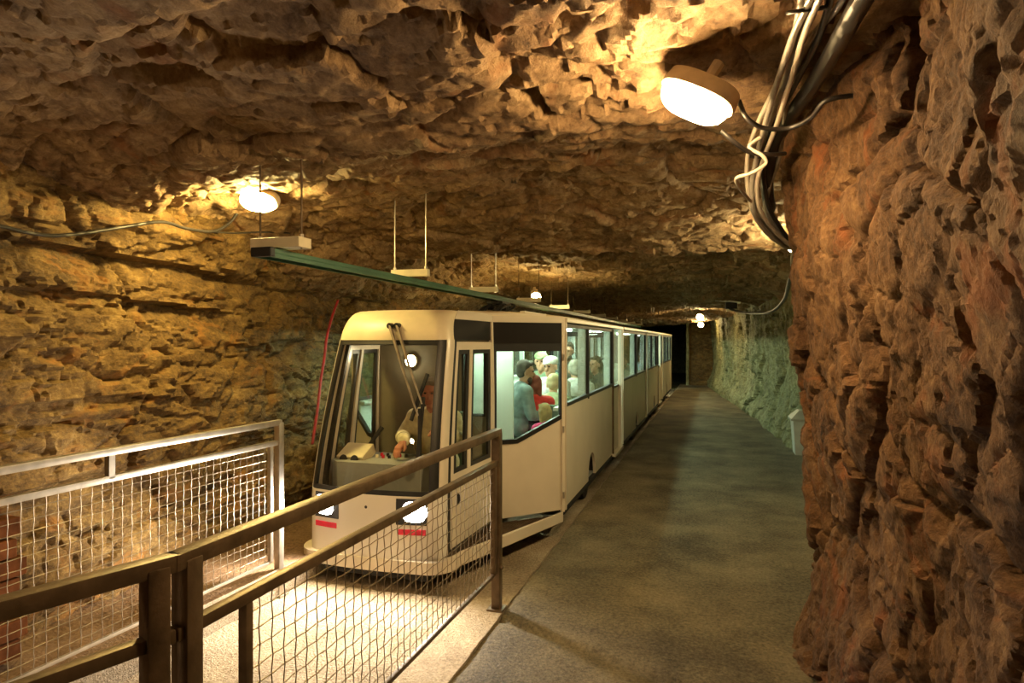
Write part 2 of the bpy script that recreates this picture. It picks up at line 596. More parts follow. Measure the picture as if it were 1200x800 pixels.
# left wall: path in plan, rising from below the bed to the roof
WL = np.array([(-4.6, -3.75), (0, -3.72), (1.5, -3.74), (3, -3.85), (4.5, -3.98), (5.6, -4.12), (7, -4.25), (9, -4.3), (14, -4.3), (27, -4.3)])
lt = steps((-4.6, 0.8, 0.09), (0.8, 8.4, 0.021), (8.4, 12, 0.05), (12, 27, 0.12))
lw = steps((-0.25, 0.0, 0.05), (0.0, 3.0, 0.021))
Tt, Wt = np.meshgrid(lt, lw, indexing='ij')
base = np.interp(Tt.ravel(), WL[:, 0], WL[:, 1])
wv = Wt.ravel()
lean = -0.10 * np.clip(wv - 0.2, 0, 3) + 0.42 * np.clip(wv - 2.15, 0, 2) ** 1.5 + 0.16 * np.exp(-((wv - 0.1) / 0.35) ** 2)
P = np.stack([base + lean, Tt.ravel(), wv], 1)
N = normals(P, len(lt), len(lw))
if N[:, 0].mean() < 0:
    N = -N
P2 = rockify(P, N, 0.72, 21.0, (1.0, 0.6, 1.25), (0.7, 0.28, 0.11, 0.055), (0.10, 0.055, 0.030, 0.016), 0.012)
# bedding: overhanging ledges that step back below each layer
ww = P[:, 2] + 0.10 * fbm(P * np.array([1, 0.6, 1]) * 1.1 + 9, 3) + 0.015 * (P[:, 1])
for z0, dep, fall in ((2.32, 0.15, 0.22), (2.02, 0.17, 0.26), (1.72, 0.09, 0.22), (1.30, 0.06, 0.3), (0.8, 0.06, 0.3)):
    k = np.clip((ww - z0) / fall, 0, 1)
    gate = np.clip(0.5 + 1.7 * fbm(P * np.array([1, 0.55, 0.2]) + z0 * 7, 2), 0, 1)
    under = (ww < z0) & (ww > z0 - fall)
    P2[:, 0] -= dep * gate * np.where(under, (ww - (z0 - fall)) / fall, 0)
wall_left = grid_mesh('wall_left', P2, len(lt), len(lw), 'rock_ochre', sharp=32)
tag(wall_left, 'ochre layered rock wall behind the left railing and train', None, None, 'structure')

# right wall: the near rock buttress, the nook behind it, then the far wall closing in
WR = [(-4.6, 0.95), (-1.5, 0.85), (0.0, 0.78), (0.75, 0.66), (1.25, 0.60), (1.6, 0.66), (2.2, 0.62), (3.0, 0.50), (3.55, 0.42), (3.85, 0.43),
      (4.02, 0.56), (4.15, 0.9), (4.4, 1.35), (5.2, 1.75), (7.0, 1.72), (9.6, 1.80), (10.6, 1.40), (12.5, 1.22), (15, 1.02), (19, 0.62), (23, 0.20), (25.4, 0.02)]
wp = curve_pts([Vector((a, t, 0)) for t, a in WR], 24)
wp = np.array([(p.x, p.y) for p in wp])
seg = np.r_[0, np.cumsum(np.hypot(*np.diff(wp, axis=0).T))]
s_a = seg[np.argmin(np.abs(wp[:, 1] - 0.6))]
s_b = seg[np.argmin(np.abs(wp[:, 1] - 4.3))]
s_c = seg[np.argmin(np.abs(wp[:, 1] - 13))]
rs = steps((0, s_a, 0.09), (s_a, s_b, 0.0125), (s_b, s_c, 0.04), (s_c, seg[-1], 0.07))
rw = steps((-0.15, 3.0, 0.0145))
pa = np.interp(rs, seg, wp[:, 0]); pt = np.interp(rs, seg, wp[:, 1])
Sx, Wt = np.meshgrid(np.arange(len(rs)), rw, indexing='ij')
wv = Wt.ravel()
near = 1 / (1 + np.exp((pt[Sx.ravel()] - 4.6) / 0.25))
lean = near * (-0.13 * np.clip(wv - 1.7, 0, 2) + 0.05 * np.sin(wv * 2.6 + 0.4) + 0.075 - 0.09 * np.clip(0.9 - wv, 0, 1)) \
    + (1 - near) * (-0.10 * np.clip(wv - 1.2, 0, 2) ** 1.5 - 0.22 * np.exp(-(wv / 0.4) ** 2))
P = np.stack([pa[Sx.ravel()], pt[Sx.ravel()], wv], 1)
N = normals(P, len(rs), len(rw))
if N[:2000, 0].mean() > 0:
    N = -N
P = P - N * lean[:, None]
P2 = rockify(P, N, 0.55, 55.0, (1.0, 1.0, 0.8), (0.7, 0.27, 0.11, 0.045), (0.12, 0.050, 0.024, 0.012), 0.014)
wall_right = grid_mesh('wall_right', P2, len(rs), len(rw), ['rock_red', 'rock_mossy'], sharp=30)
fi = np.repeat((pt[:-1] > 4.6).astype(np.int32), len(rw) - 1)
wall_right.data.polygons.foreach_set('material_index', fi)
tag(wall_right, 'rough red-brown rock buttress at right running into far wall', None, None, 'structure')

# rock face at the far end with the dark bore for the train
MB_ = MB()
fu = steps((-0.95, 1.2, 0.05)); fw = steps((-0.3, 2.9, 0.05))
Au, Wf = np.meshgrid(fu, fw, indexing='ij')
P = np.stack([Au.ravel(), 25.0 + 0.5 * np.clip(-0.5 - Au.ravel(), 0, 1), Wf.ravel()], 1)
N = np.tile(np.array([0, -1.0, 0]), (len(P), 1))
P2 = rockify(P, N, 0.9, 90.0)
wall_far = grid_mesh('wall_far', P2, len(fu), len(fw), 'rock_ochre')
tag(wall_far, 'brown rock face at the far end of platform', None, None, 'structure')
bore = MB()
for x0, x1 in ((-0.95, -0.85),):
    bore.box((-0.90, 32, 1.2), (0.1, 14, 3.0))
bore.box((-4.4, 33, 1.2), (0.1, 12, 3.0)); bore.box((-2.6, 33, 2.55), (3.8, 12, 0.1)); bore.box((-2.6, 39, 1.2), (3.8, 0.1, 3.0))
bore.box((-2.6, 32.5, -0.25), (3.8, 13, 0.1))
o = bore.build('wall_bore', 'rock_mossy'); tag(o, 'dark bore continuing beyond the last wagon', None, None, 'structure')
o = MB().box((-1.0, -4.65, 1.3), (8.5, 0.12, 3.4)).build('wall_back', 'rock_ochre'); tag(o, 'rock face behind the viewpoint', None, None, 'structure')

# floors
def edge_r(t):
    t = np.asarray(t, dtype=float)
    return np.where(t > 1.30, -1.22, -1.22 - (1.30 - t) * 0.36)


def edge_l(t):
    t = np.asarray(t, dtype=float)
    return -3.00 - 0.048 * np.clip(3.95 - t, -0.5, 9)


BED = -0.20
gt = steps((-4.6, 0.8, 0.12), (0.8, 9, 0.03), (9, 25.6, 0.12))
gs = np.r_[np.linspace(0, 0.04, 4)[:-1], np.linspace(0.04, 1, 110)]
Tg, Sg = np.meshgrid(gt, gs, indexing='ij')
E = edge_r(Tg.ravel()) + 0.012 * fbm(np.stack([Tg.ravel() * 3, Tg.ravel() * 0, Tg.ravel() * 0], 1), 3)
X = E + (3.0 - E) * Sg.ravel()
Z = np.zeros_like(X)
Pn = np.stack([X, Tg.ravel(), Z], 1)
Z = 0.010 * fbm(Pn * 1.3, 3) + 0.004 * fbm(Pn * 9, 3)
Z -= 0.012 * np.clip(1 - Sg.ravel() / 0.02, 0, 1) ** 2
jl = Tg.ravel() - (3.62 - 0.42 * (X + 1.2)) - 0.03 * fbm(Pn * 3, 3)      # the cracked joint across the slab
Z -= 0.025 * np.exp(-(jl / 0.028) ** 2)
Pn[:, 2] = Z
floor = grid_mesh('floor', Pn, len(gt), len(gs), 'platform_concrete', flip=True)
tag(floor, 'worn grey-brown concrete platform beside the train', None, None, 'structure')

gs2 = np.linspace(0, 1, 90)
Tg, Sg = np.meshgrid(gt, gs2, indexing='ij')
E0 = edge_l(Tg.ravel()) - 0.05; E1 = edge_r(Tg.ravel()) + 0.05
X = E0 + (E1 - E0) * Sg.ravel()
Pn = np.stack([X, Tg.ravel(), np.zeros_like(X)], 1)
Pn[:, 2] = BED + 0.014 * fbm(Pn * 1.6, 3) + 0.007 * fbm(Pn * 11, 3)
o = grid_mesh('floor_track', Pn, len(gt), len(gs2), 'track_gravel', flip=True)
tag(o, 'pale gritty roadway between the kerbs lit by headlights', None, None, 'structure')

gs3 = np.linspace(0, 1, 45)
Tg, Sg = np.meshgrid(gt, gs3, indexing='ij')
E1 = edge_l(Tg.ravel()); E0 = np.full_like(E1, -4.8)
X = E0 + (E1 - E0) * Sg.ravel()
Pn = np.stack([X, Tg.ravel(), np.zeros_like(X)], 1)
Pn[:, 2] = 0.0 + 0.045 * fbm(Pn * 1.6, 3) * np.clip((1 - Sg.ravel()) * 6, 0, 1) + 0.008 * fbm(Pn * 9, 3) - 0.012
o = grid_mesh('floor_left', Pn, len(gt), len(gs3), 'earth', flip=True)
tag(o, 'reddish earth strip between left kerb and rock wall', None, None, 'structure')

# kerb faces
def kerb(name, edge, side, label):
    tt = steps((-4.6, 9, 0.05), (9, 25.6, 0.3)); zz = np.linspace(BED - 0.05, 0.002, 10)
    Tk, Zk = np.meshgrid(tt, zz, indexing='ij')
    e = edge(Tk.ravel())
    Pk = np.stack([e, Tk.ravel(), Zk.ravel()], 1)
    Pk[:, 0] += side * (0.012 * fbm(Pk * 4, 3)) + (0.012 * fbm(np.stack([Tk.ravel() * 3, Tk.ravel() * 0, Tk.ravel() * 0], 1), 3) if side > 0 else 0)
    o = grid_mesh(name, Pk, len(tt), len(zz), 'kerb_concrete')
    tag(o, label, None, None, 'structure')


kerb('trim_1', edge_r, 1, 'concrete kerb face along the platform edge')
kerb('trim_2', edge_l, -1, 'concrete kerb face under the left railing')


# ------------------------------------------------------------------ lamps
def bulkhead(loc, normal, axis, L, Wd, key, label, group='oval bulkhead lamps on the rock'):
    """oval bulkhead lamp: cast base, raised rim, glowing cover"""
    t = empty('bulkhead_lamp', loc, label, 'lamp', group)
    n = Vector(normal).normalized()
    x = Vector(axis); x = (x - n * x.dot(n)).normalized()
    y = n.cross(x)
    c = Vector(loc)

    def ring(k, h, cnt=28):
        out = []
        for i in range(cnt):
            a = 2 * math.pi * i / cnt
            ca, sa = math.cos(a), math.sin(a)
            px = abs(ca) ** 0.8 * (1 if ca >= 0 else -1) * L / 2 * k
            py = abs(sa) ** 0.8 * (1 if sa >= 0 else -1) * Wd / 2 * k
            out.append(c + x * px + y * py + n * h)
        return out

    def lathe(rows):
        vs = []; fs = []; cnt = 28
        for k, h in rows:
            vs += ring(k, h)
        for r in range(len(rows) - 1):
            for i in range(cnt):
                j = (i + 1) % cnt
                fs.append((r * cnt + i, r * cnt + j, (r + 1) * cnt + j, (r + 1) * cnt + i))
        fs.append(tuple(range(cnt - 1, -1, -1)))
        fs.append(tuple((len(rows) - 1) * cnt + i for i in range(cnt)))
        return MB().add(vs, fs)
    lathe([(0.86, -0.06), (1.06, -0.055), (1.12, -0.005), (1.10, 0.012), (1.03, 0.016)]).build('housing', 'lamp_housing', t, True)
    e, col = LAMPS[key]
    lathe([(1.0, 0.012), (0.99, 0.04), (0.93, 0.06), (0.78, 0.078), (0.5, 0.088), (0.2, 0.092)]).build('lamp_cover', emit('glow_' + key + '_' + str(len(MATS)), col, e), t, True)
    MB().tube([c - n * 0.06, c - n * 0.16], 0.025, 8).build('mount', 'lamp_housing', t)
    return t


bulkhead(ray(818, 112, 2.6), (-0.50, -0.20, -0.84), ray(850, 138, 2.55) - ray(790, 92, 2.65), 0.29, 0.16, 'right',
         'large oval glowing lamp beside the cable bundle at upper right')
bulkhead(ray(304, 234, 5.0), (0.0, -0.75, -0.65), ray(340, 236, 5.0) - ray(280, 232, 5.0), 0.28, 0.15, 'left',
         'glowing lamp on the roof above the left wall')
bulkhead((0.72, 6.0, 2.50), (-0.45, -0.1, -0.9), (0, 1, 0), 0.26, 0.17, 'nook',
         'lamp hidden behind the near rock buttress')
bulkhead(ray(820.5, 371, 17.5), (-0.3, -0.85, -0.45), (1, 0, 0), 0.17, 0.15, 'far',
         'upper of two small glowing lamps at far end of platform')
bulkhead(ray(821.5, 380, 21.5), (-0.3, -0.85, -0.45), (1, 0, 0), 0.17, 0.15, 'far',
         'lower of two small glowing lamps at far end of platform')
bulkhead(ray(628, 346, 10.2), (0.3, -0.5, -0.8), (0, 1, 0), 0.17, 0.13, 'deep',
         'glowing lamp on the roof just above the green rail behind cab')
bulkhead((-2.7, -0.9, 2.58), (-0.1, 0.75, -0.65), (1, 0, 0), 0.26, 0.17, 'rear',
         'added unseen lamp behind the viewpoint lighting the train front')

# ------------------------------------------------------------------ the train
TC = -2.48          # track centre line
T0 = 5.93           # where the cab meets the first wagon
HWG = 1.13          # half width of a wagon
RW = 1.88           # roof height


def tr(u, v, w):
    return Vector((TC + u, T0 - v, w))


cab = empty('train_cab', tr(0, 0.9, BED), 'cream driving cab with wide windscreen and lit headlights at head of train', 'train cab')


def hw_of(w):
    if w < 0.5: return 0.535
    if w < 1.65: return 0.535 - 0.06 * (w - 0.5) / 1.15
    return 0.475 - 0.04 * (w - 1.65) / 0.23


def vf_of(w):
    if w < 0.45: return 1.60
    if w < 1.65: return 1.60 - 0.30 * ((w - 0.45) / 1.2) ** 1.35
    k = min(1.0, (w - 1.65) / 0.235)
    return 1.06 + 0.24 * math.sqrt(max(0.0, 1 - k * k))


def cabsurf(s, w, off=0.0):
    """skin of the cab; s from 0 (right rear) over 0.5 (nose) to 1 (left rear)"""
    hw = hw_of(w) + off; vf = vf_of(w) + off
    rc = 0.10
    rear_u = 0.575 + off - 0.02 * max(0, w - 1.2)
    m = 1 if s <= 0.5 else -1
    q = s if s <= 0.5 else 1 - s
    if q < 0.3:
        k = q / 0.3
        u = rear_u + (hw - rear_u) * k; v = 0.48 + (vf - rc - 0.48) * k
    elif q < 0.4:
        a = (q - 0.3) / 0.1 * math.pi / 2
        u = hw - rc + rc * math.cos(a); v = vf - rc + rc * math.sin(a)
    else:
        k = (q - 0.4) / 0.1
        u = (hw - rc) * (1 - k); v = vf + 0.05 * (1 - (1 - k) ** 2)
    return tr(m * u, v, w)


# lower front and sides
MB().patch(lambda s, w: cabsurf(s, w), 0.285, 1.0, 60, 0.03, 0.50, 8, 0.03).build('lower_front_panel', 'body_white', cab, True)
# corner pillars
for (a, b, nm) in ((0.285, 0.335, 'front_pillar'), (0.665, 0.715, 'front_pillar')):
    MB().patch(cabsurf, a, b, 10, 0.50, 1.66, 24, 0.03).build(nm, 'body_cream', cab, True)
# brow above the windscreen
MB().patch(cabsurf, 0.285, 0.715, 44, 1.66, 1.883, 14, 0.025).build('brow', 'roof_cream', cab, True)
# windscreen with its black gasket
for a, b, c, d in ((0.335, 0.665, 0.50, 0.535), (0.335, 0.665, 1.62, 1.66), (0.335, 0.375, 0.535, 1.62), (0.625, 0.665, 0.535, 1.62)):
    MB().patch(lambda s, w: cabsurf(s, w, 0.002), a, b, 24, c, d, 14, 0.022).build('windscreen_gasket', 'black_rubber', cab, True)
ws = MB().patch(lambda s, w: cabsurf(s, w, -0.006), 0.37, 0.63, 24, 0.53, 1.63, 20, 0.0).build('windscreen', 'pane_screen', cab, 'all', False)
tag(ws, 'large sloping windscreen')

# side doors, built as sheet, window rims and panes
for right in (True, False):
    def S(s, w, off=0.0, right=right):
        return cabsurf(s if right else 1 - s, w, off)
    door = MB().patch(S, 0.012, 0.272, 12, 0.06, 0.62, 6, 0.03).build('cab_door', 'body_cream', cab, True)
    MB().patch(S, 0.012, 0.272, 12, 1.58, 1.645, 2, 0.03).build('door_head', 'body_cream', door, True)
    MB().patch(S, 0.012, 0.022, 2, 0.62, 1.58, 14, 0.03).build('door_post', 'body_cream', door, True)
    MB().patch(S, 0.256, 0.272, 2, 0.62, 1.58, 14, 0.03).build('door_post', 'body_cream', door, True)
    MB().patch(S, 0.158, 0.176, 2, 0.62, 1.58, 14, 0.03).build('door_bar', 'body_cream', door, True)
    for a, b in ((0.022, 0.158), (0.176, 0.256)):
        f = (lambda s, w, S=S: S(s, w, 0.003))
        for q in ((a, b, 0.62, 0.655), (a, b, 1.545, 1.58), (a, a + 0.016, 0.655, 1.545), (b - 0.016, b, 0.655, 1.545)):
            MB().patch(f, q[0], q[1], 3, q[2], q[3], 10, 0.02).build('window_rubber', 'black_rubber', door, True)
        MB().patch(lambda s, w, S=S: S(s, w, -0.006), a + 0.01, b - 0.01, 4, 0.64, 1.56, 8).build('door_pane', 'pane_clear', door, 'all', False)
    sgn = 1 if right else -1
    MB().bar(S(0.05, 0.55, 0.018), S(0.13, 0.55, 0.018), 0.03, 0.03, bev=0.008).build('door_handle', 'black_rubber', door)
    MB().bar(S(0.2, 0.58, 0.006), S(0.262, 0.55, 0.006), 0.02, 0.05, bev=0.006).build('vent', 'black_rubber', door)
    MB().tube([S(0.235, 0.42, -0.005), S(0.235, 0.42, 0.02)], [0.055, 0.05], 18).build('filler_cap', 'black_rubber', door, True)
    # dark panel over the door, posts
    MB().patch(lambda s, w, S=S: S(s, w, 0.0), 0.012, 0.285, 10, 1.66, 1.825, 4, 0.02).build('over_door_panel', 'black_panel', cab, True)
    MB().patch(lambda s, w, S=S: S(s, w, 0.0), -0.0, 0.285, 10, 1.825, 1.883, 3, 0.03).build('roof_side_rail', 'body_cream', cab, True)
    MB().patch(lambda s, w, S=S: S(s, w, 0.004), 0.0, 0.012, 1, 0.04, 1.83, 10, 0.03).build('rear_post', 'body_cream', cab, True)
    MB().patch(lambda s, w, S=S: S(s, w, 0.0), 0.272, 0.285, 2, 0.05, 1.66, 10, 0.03).build('door_seal', 'black_rubber', cab, True)

    # angled bay between cab and wagon: window, black head panel, cream skirt panel
    P0 = Vector((0.575 * sgn, 0.48)); P1 = Vector((HWG * sgn, 0.0))
    Lb = (P1 - P0).length
    db = (P1 - P0) / Lb
    nb = Vector((db.y, -db.x)) * (-1 if right else 1)
    if nb.y < 0: nb = -nb

    def B(p, q, d, P0=P0, db=db, nb=nb):
        g = P0 + db * p + nb * d
        return tr(g.x, g.y, q)
    win = [(0.05, 0.755), (0.25, 0.755), (Lb - 0.035, 0.955), (Lb - 0.035, 1.56), (0.05, 1.56)]
    rim = [(0.02, 0.715), (0.26, 0.715), (Lb - 0.005, 0.925), (Lb - 0.005, 1.63), (0.02, 1.63)]
    bay = MB().prism([(0.0, 0.04), (Lb, 0.06), (Lb, 0.925), (0.26, 0.715), (0.0, 0.715)], B, -0.025, 0.0).build('bay_panel', 'body_cream', cab)
    g = MB()
    for i in range(5):
        j = (i + 1) % 5
        g.prism([rim[i], rim[j], win[j], win[i]], B, -0.03, 0.008)
    g.build('bay_window_rim', 'black_rubber', cab)
    MB().prism(win, B, -0.012, -0.008).build('bay_window', 'pane_clear', cab, False)
    MB().prism([(0.0, 1.63), (Lb, 1.63), (Lb, 1.825), (0.0, 1.825)], B, -0.03, 0.004).build('bay_head_panel', 'black_panel', cab)
    MB().prism([(-0.01, 1.825), (Lb + 0.01, 1.825), (Lb + 0.01, 1.883), (-0.01, 1.883)], B, -0.04, 0.012).build('bay_gutter', 'body_cream', cab)
    MB().prism([(Lb - 0.02, 0.04), (Lb + 0.012, 0.04), (Lb + 0.012, 1.83), (Lb - 0.02, 1.83)], B, -0.03, 0.012).build('bay_post', 'body_cream', cab)
    MB().prism([(-0.012, 0.04), (0.014, 0.04), (0.014, 1.83), (-0.012, 1.83)], B, -0.03, 0.01).build('bay_post', 'body_cream', cab)
    for hz in (0.2, 0.82, 1.5):
        MB().tube([B(Lb - 0.004, hz - 0.03, 0.016), B(Lb - 0.004, hz + 0.03, 0.016)], 0.009, 8).build('hinge', 'steel_bright', cab)

# roof of the cab
ro = [(cabsurf(s, 1.88).x - TC, T0 - cabsurf(s, 1.88).y) for s in [0.285 + 0.43 * i / 30 for i in range(31)]]
outl = [(HWG, -0.01), (0.575, 0.48)] + ro + [(-0.575, 0.48), (-HWG, -0.01)]
MB().prism(outl, lambda p, q, d: tr(p, q, d), 1.845, 1.888).build('roof', 'roof_cream', cab)
inner = [(p * 0.86, 0.04 + (q - 0.0) * 0.93) for p, q in outl]
MB().prism(inner, lambda p, q, d: tr(p, q, d), 1.886, 1.912).build('roof_hatch', 'body_cream', cab)

# footboard all round with mesh step
def skirt(k):
    pts = [(HWG, 0.0)]
    n = 8
    c = (0.50, 1.43)
    for i in range(n + 1):
        a = math.radians(-8 + 88 * i / n)
        pts.append((c[0] - 0.04 + 0.19 * math.cos(a), c[1] + 0.02 + 0.22 * math.sin(a)))
    for i in range(1, 6):
        x = 0.45 * (1 - i / 5)
        pts.append((x, 1.665 + 0.03 * (1 - (x / 0.45) ** 2)))
    full = pts + [(-x, y) for x, y in reversed(pts[:-1])]
    return [(x * k if abs(x) < 1.1 else x - (1 if x > 0 else -1) * (1 - k) * 0.4, y * k if y > 0.05 else y) for x, y in full]


so = skirt(1.0); si = skirt(0.955)
g = MB()
for i in range(len(so) - 1):
    for zz in ((-0.055, 0.035),):
        a, b = so[i], so[i + 1]; c, d = si[i + 1], si[i]
        g.add([tr(*a, zz[0]), tr(*b, zz[0]), tr(*c, zz[0]), tr(*d, zz[0]), tr(*a, zz[1]), tr(*b, zz[1]), tr(*c, zz[1]), tr(*d, zz[1])],
              [(0, 1, 2, 3), (4, 5, 6, 7), (0, 1, 5, 4), (2, 3, 7, 6)])
g.build('footboard_rim', 'body_cream', cab)
MB().prism(si, lambda p, q, d: tr(p, q, d), -0.03, 0.0).build('step_plate', 'steel_brown', cab)
# woven treads on the step triangles
g = MB()
for sg in (1, -1):
    def inside(u, v):
        # between the footboard edge and the body
        t_ = v / 1.43
        outer = 1.10 + (0.60 - 1.10) * t_
        body = 0.60 if v > 0.48 else 0.60 + (HWG - 0.60) * (1 - v / 0.48)
        return body < u < outer
    for k in range(-60, 90):
        for dr in (1, -1):
            seg_ = []
            for i in range(140):
                v = i * 0.0105
                u = k * 0.028 + dr * v * 0.9
                if inside(u, v):
                    seg_.append((u, v))
                elif seg_:
                    break
            if len(seg_) > 2:
                g.bar(tr(sg * seg_[0][0], seg_[0][1], 0.010), tr(sg * seg_[-1][0], seg_[-1][1], 0.010), 0.004, 0.008)
o = g.build('step_mesh', 'steel_brown', cab); tag(o, 'woven steel step tread', None, None, 'stuff')

# underframe, wheels
MB().box(tr(0, 0.85, -0.10), (0.9, 1.4, 0.10)).build('underframe', 'under_black', cab)


def wheel(parent, u, v, r=0.2, rw=0.12):
    c = tr(u, v, BED + r)
    s = 1 if u > 0 else -1
    rows = [(0.55, -0.5), (0.95, -0.5), (1.0, -0.3), (1.0, 0.3), (0.95, 0.5), (0.62, 0.5), (0.55, 0.35), (0.18, 0.3), (0.16, 0.5), (0.02, 0.5)]
    vs = []; fs = []; n = 24
    for k, h in rows:
        for i in range(n):
            a = 2 * math.pi * i / n
            vs.append(c + Vector((s * h * rw, math.cos(a) * r * k, math.sin(a) * r * k)))
    for i in range(len(rows) - 1):
        for k in range(n):
            k2 = (k + 1) % n
            fs.append((i * n + k, i * n + k2, (i + 1) * n + k2, (i + 1) * n + k))
    MB().add(vs, fs).build('wheel', 'under_black', parent, True)


for u in (-0.42, 0.42):
    wheel(cab, u, 0.95, 0.16)

# headlights
for u in (-0.39, 0.39):
    s = 0.5 - (0.1 if u > 0 else -0.1) * 0.84
    hl = MB().patch(lambda a, w: cabsurf(a, w, 0.012), s - 0.030, s + 0.030, 8, 0.295, 0.485, 5, 0.02).build('headlight_rim', 'black_rubber', cab, True)
    hc = cabsurf(s, 0.392, 0.02)
    vs = []; fs = []
    cnt = 20
    rows = [(1.0, 0.0), (0.92, 0.014), (0.6, 0.024), (0.0, 0.028)]
    e = 1e-3
    ex = (cabsurf(s + e, 0.36) - cabsurf(s - e, 0.36)).normalized()
    ez = Vector((0, 0, 1))
    en = ex.cross(ez).normalized()
    if en.y > 0: en = -en
    for k, h in rows:
        for i in range(cnt):
            a = 2 * math.pi * i / cnt
            ca, sa = math.cos(a), math.sin(a)
            vs.append(hc + ex * (0.10 * k * math.copysign(abs(ca) ** 0.7, ca)) + ez * (0.085 * k * math.copysign(abs(sa) ** 0.7, sa)) + en * (h - 0.004))
    for r_ in range(len(rows) - 1):
        for i in range(cnt):
            j = (i + 1) % cnt
            fs.append((r_ * cnt + i, r_ * cnt + j, (r_ + 1) * cnt + j, (r_ + 1) * cnt + i))
    lens = MB().add(vs, fs).build('headlight_lens', emit('headlight_glow' + ('_a' if u > 0 else '_b'), (1.0, 0.95, 0.88), 60.0), hl, True)
    ld = bpy.data.lights.new('headlight_beam', 'SPOT')
    ld.energy = HEAD_W; ld.color = (1.0, 0.86, 0.68); ld.spot_size = math.radians(160); ld.spot_blend = 0.8; ld.shadow_soft_size = 0.05
    lo = bpy.data.objects.new('headlight_beam', ld)
    p = hc + en * 0.06
    lo.location = WM(cab).inverted() @ p
    lo.rotation_euler = Vector((0.0 + 0.05 * (1 if u > 0 else -1), -1, -0.32)).to_track_quat('-Z', 'Y').to_euler()
    link(lo, cab)
    MB().patch(lambda a, w: cabsurf(a, w, 0.014), s - 0.026, s + 0.026, 6, 0.222, 0.262, 2, 0.02).build('reflector', 'red_reflector', cab, True)
MB().tube([cabsurf(0.5, 0.41, 0.0), cabsurf(0.5, 0.41, 0.03)], [0.022, 0.012], 10).build('washer_jet', 'black_rubber', cab)

# wipers hanging from the brow
for (sx, x0, y0, x1, y1) in ((0, 457, 381, 489, 488), (1, 465, 381, 496, 472)):
    def onfront(px, py):
        """point of the cab front seen at a pixel"""
        best = None
        for i in range(40):
            s = 0.40 + 0.2 * i / 39
            for j in range(60):
                w = 0.6 + 1.26 * j / 59
                p = cabsurf(s, w, 0.05)
                X = CT * p.x + ST * p.y; Zd = -ST * p.x + CT * p.y
                qx = 600 + FPX * X / Zd; qy = 400 + FPX * (EYE - p.z) / Zd
                d = (qx - px) ** 2 + (qy - py) ** 2
                if best is None or d < best[0]:
                    best = (d, p)
        return best[1]
    a = onfront(x0, y0); b = onfront(x1, y1)
    wi = MB().tube([a + Vector((0, 0.09, 0)), a, a.lerp(b, 0.5) + Vector((0, -0.012, 0)), b], [0.017, 0.014, 0.010, 0.007], 8).build('wiper_arm', 'galvanised', cab, True)
    mid_ = a.lerp(b, 0.45)
    MB().tube([a + Vector((0, -0.012, 0)), a + Vector((0, 0.03, 0))], 0.024, 12).build('wiper_pivot', 'black_rubber', wi)
    c = onfront(489 - 3 * sx, 548)
    MB().bar(b + Vector((0, 0.03, 0.05)), c + Vector((0, 0.035, 0)), 0.02, 0.025, up=(0, 1, 0)).build('wiper_blade', 'black_rubber', wi)
o = MB().bar(cabsurf(0.43, 1.05, 0.02), cabsurf(0.407, 1.40, 0.02), 0.02, 0.03, up=(0, 1, 0)).build('wiper_rest', 'black_rubber', cab)

# inside of the cab
MB().box(tr(0, 0.95, 0.03), (1.0, 1.05, 0.04)).build('cab_floor', 'interior_grey', cab)
part = MB()
for q in ((-0.55, 0.31, 0.05, 1.84), (0.52, 0.555, 0.05, 1.84), (0.31, 0.52, 0.05, 0.99), (0.31, 0.52, 1.57, 1.84)):
    part.box(tr((q[0] + q[1]) / 2, 0.485, (q[2] + q[3]) / 2), (q[1] - q[0], 0.03, q[3] - q[2]))
part = part.build('partition', 'cab_lining', cab)
for q in ((0.30, 0.53, 0.975, 0.995), (0.30, 0.53, 1.565, 1.585), (0.30, 0.318, 0.99, 1.57), (0.512, 0.53, 0.99, 1.57)):
    MB().box(tr((q[0] + q[1]) / 2, 0.487, (q[2] + q[3]) / 2), (q[1] - q[0], 0.045, q[3] - q[2])).build('window_rubber', 'black_rubber', part)
MB().box(tr(0.415, 0.485, 1.28), (0.22, 0.006, 0.60)).build('partition_pane', 'pane_clear', part)
cl_ = MB().tube([tr(-0.20, 0.50, 1.47), tr(-0.20, 0.53, 1.47)], [0.065, 0.06], 20).build('reflection_mount', 'lamp_housing', cab, True)  # added glowing disc, imitates a lamp's reflection in the windscreen
MB().tube([tr(-0.20, 0.53, 1.47), tr(-0.20, 0.55, 1.47), tr(-0.20, 0.562, 1.47)], [0.05, 0.042, 0.015], 20).build('reflection_disc', emit('reflection_glow', (1.0, 0.86, 0.55), 90.0), cl_, True)
MB().box(tr(-0.02, -0.17, 0.95), (1.21, 0.025, 1.74), None, 0.004).build('draught_screen', 'interior_white', cab)
MB().box(tr(0.28, 0.16, 1.825), (0.75, 0.06, 0.03), None, 0.008).build('bay_light', emit('bay_strip', LAMPS['coach'][1], LAMPS['coach'][0] * 0.8), cab)
MB().box(tr(0.0, 0.2, 0.06), (1.3, 0.5, 0.04)).build('bay_floor', 'interior_grey', cab)
MB().prism([(-0.46, 1.02), (0.46, 1.02), (0.46, 1.42), (0.36, 1.50), (-0.36, 1.50), (-0.46, 1.42)], lambda p, q, d: tr(p, q, d), 0.45, 0.70).build('dashboard', 'interior_grey', cab)
db_ = MB().box(tr(-0.31, 1.30, 0.725), (0.24, 0.20, 0.09), Matrix.Rotation(math.radians(25), 3, 'X'), 0.008).build('control_box', 'bar_cream', cab)
for k in (-0.05, 0.05):
    MB().tube([tr(-0.31 + k, 1.395, 0.70), tr(-0.31 + k, 1.42, 0.71)], 0.032, 16).build('gauge', 'black_rubber', db_)
